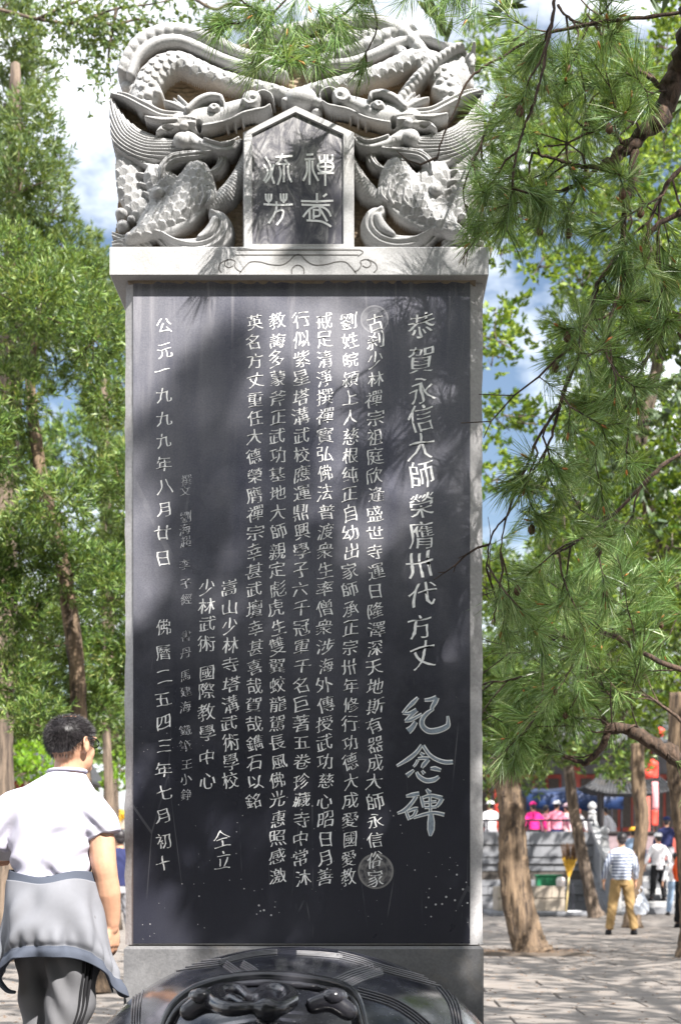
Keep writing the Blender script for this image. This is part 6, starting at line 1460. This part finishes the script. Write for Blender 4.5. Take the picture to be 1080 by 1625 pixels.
# left distance: low white wall and a red-walled lodge
wl = empty('low_white_wall', (-9.4, 60, 0), label='low white wall with flower troughs far behind, left of the stele', cat='wall')
mb = MB(); mb.box((-1, 0, 1.1), (5.5, .4, 2.2), 0, .02); mb.build('wall', simple('white_render', (.75, .75, .74), .9, .1, 2), wl); mb = MB(); mb.box((-1, 0, 2.27), (5.8, .7, .14), 0, .02); mb.build('coping', M['tile'], wl)
mb = MB(); mb.box((-1, -.8, 2.6), (5.5, .8, .3), 0, .02); mb.build('trough', M['blockstone'], wl)
fo = Foliage(); p, d = blob_points((-1, -.8, 2.85), (2.7, .4, .3), 500, .2); V, Fq = sprays(p, d+np.array([0, 0, .5]), 6, .2, .08); fo.add(V, Fq); fo.build('flowers', simple('yellow_flowers', (.7, .45, .03), .7, .3), wl)
lg = empty('red_lodge', (-13.4, 62, 0), label='small red-walled lodge with tiled roof far behind at the left edge', cat='building')
mb = MB(); mb.box((0, 2, 1.4), (5, 4, 2.8)); mb.build('wall', M['wallstone'], lg); mb = MB(); mb.box((0, -.02, 3.6), (5.2, .3, 1.6)); mb.build('upper_wall', M['red'], lg)
mb = MB(); mb.add([(-3, -.8, 4.4), (3, -.8, 4.4), (2.4, 2, 5.8), (-2.4, 2, 5.8), (-3, 4.8, 4.4), (3, 4.8, 4.4), (-3, -.8, 4.3), (3, -.8, 4.3), (3, 4.8, 4.3), (-3, 4.8, 4.3)], [(0, 1, 2, 3), (3, 2, 5, 4), (0, 3, 4), (1, 5, 2), (9, 8, 7, 6), (0, 6, 7, 1), (4, 5, 8, 9), (0, 4, 9, 6), (1, 7, 8, 5)]); mb.build('roof', M['tile'], lg)
# far wooded skyline so that nothing ends at the pavement
fb = []
for _ in range(46): fb.append((rng.uniform(-700, 1900), rng.uniform(1130, 1300), rng.uniform(60, 110), rng.uniform(40, 90)))
fo = Foliage()
for (px, py, rx_, rz_) in fb:
    Y = rng.uniform(75, 95); s_ = Y/F; p, d = blob_points(P(px, py, Y), (rx_*s_, rx_*s_, rz_*s_), 120, .5); V, Fq = sprays(p, unit(d+rng.normal(size=d.shape)*.5), 7, .8, .34); fo.add(V, Fq)
w_ = fo.build('distant_wood', M['cyp_far'], None); tag(w_, 'distant green wood closing the view behind the courtyard', 'wood')
# trees behind the camera, mirrored faintly in the polished stone
for i in range(9):
    x_ = -17+i*4.3+rng.normal()*.5; y_ = -12.5-3.0*(i % 2)-abs(i-4)*-0.6; hh = 9.5+rng.uniform(0, 3)
    t = empty('courtyard_tree', (x_, y_, 0), label=['leftmost', 'second', 'third', 'fourth', 'middle', 'sixth', 'seventh', 'eighth', 'rightmost'][i]+' in the row of leafy trees behind the camera, counted from the left', cat='tree', group='trees behind the camera')
    V, Fs = trunk_mesh([(0, 0, 0), (.1, 0, 1.5), (0, .1, 3.2), (.1, 0, hh-2)], [.25, .2, .16, .08], 14, 6, .1, i, .3); link('trunk', mesh_np('trunk', V, Fs, M['bark2'], True), t)
    fo = Foliage()
    for k in range(16):
        p, d = blob_points((rng.normal()*1.4, rng.normal()*1.2, 1.6+(hh-1.6)*rng.random()), (1.5, 1.3, 1.2), 90, .3); V, Fq = sprays(p, unit(d+rng.normal(size=d.shape)*.5), 6, .5, .24); fo.add(V, Fq)
    fo.build('crown', M['cyp'], t)

# broad low canopy, unseen, added over the camera to keep skylight off the stele
t = empty('skylight_blocking_tree', (-4.8, -3.5, 0), label='unseen wide-crowned tree added over the camera to block skylight', cat='tree', group=GT); b0 = np.array((-4.8, -3.5, 0))
V, Fs = trunk_mesh([(0, 0, 0), (.2, 0, 2), (.6, .1, 4), (1.6, .3, 5.6)], [.32, .26, .22, .1], 16, 6, .1, 4, .3); link('trunk', mesh_np('trunk', V, Fs, M['bark2'], True), t)
fo = Foliage(); mb = MB()
for k in range(90):
    c = np.array((rng.uniform(-7, 7), rng.uniform(-8, 1.0), rng.uniform(5.4, 7.0)))
    p, d = blob_points(c, (1.0, 1.0, .45), 46, .2); V, Fq = sprays(p, unit(d+rng.normal(size=d.shape)*.5), 6, .42, .2); fo.add(V-b0, Fq)
    if k % 12 == 0: mb.tube([(1.5, .3, 5.4), ((c-b0)+np.array((1.5, .3, 5.4)))/2+np.array([0, 0, .3]), c-b0], [.08, .05, .015], 5)
mb.build('limb', M['bark2'], t, True, kind='stuff'); fo.build('crown', M['cyp'], t)
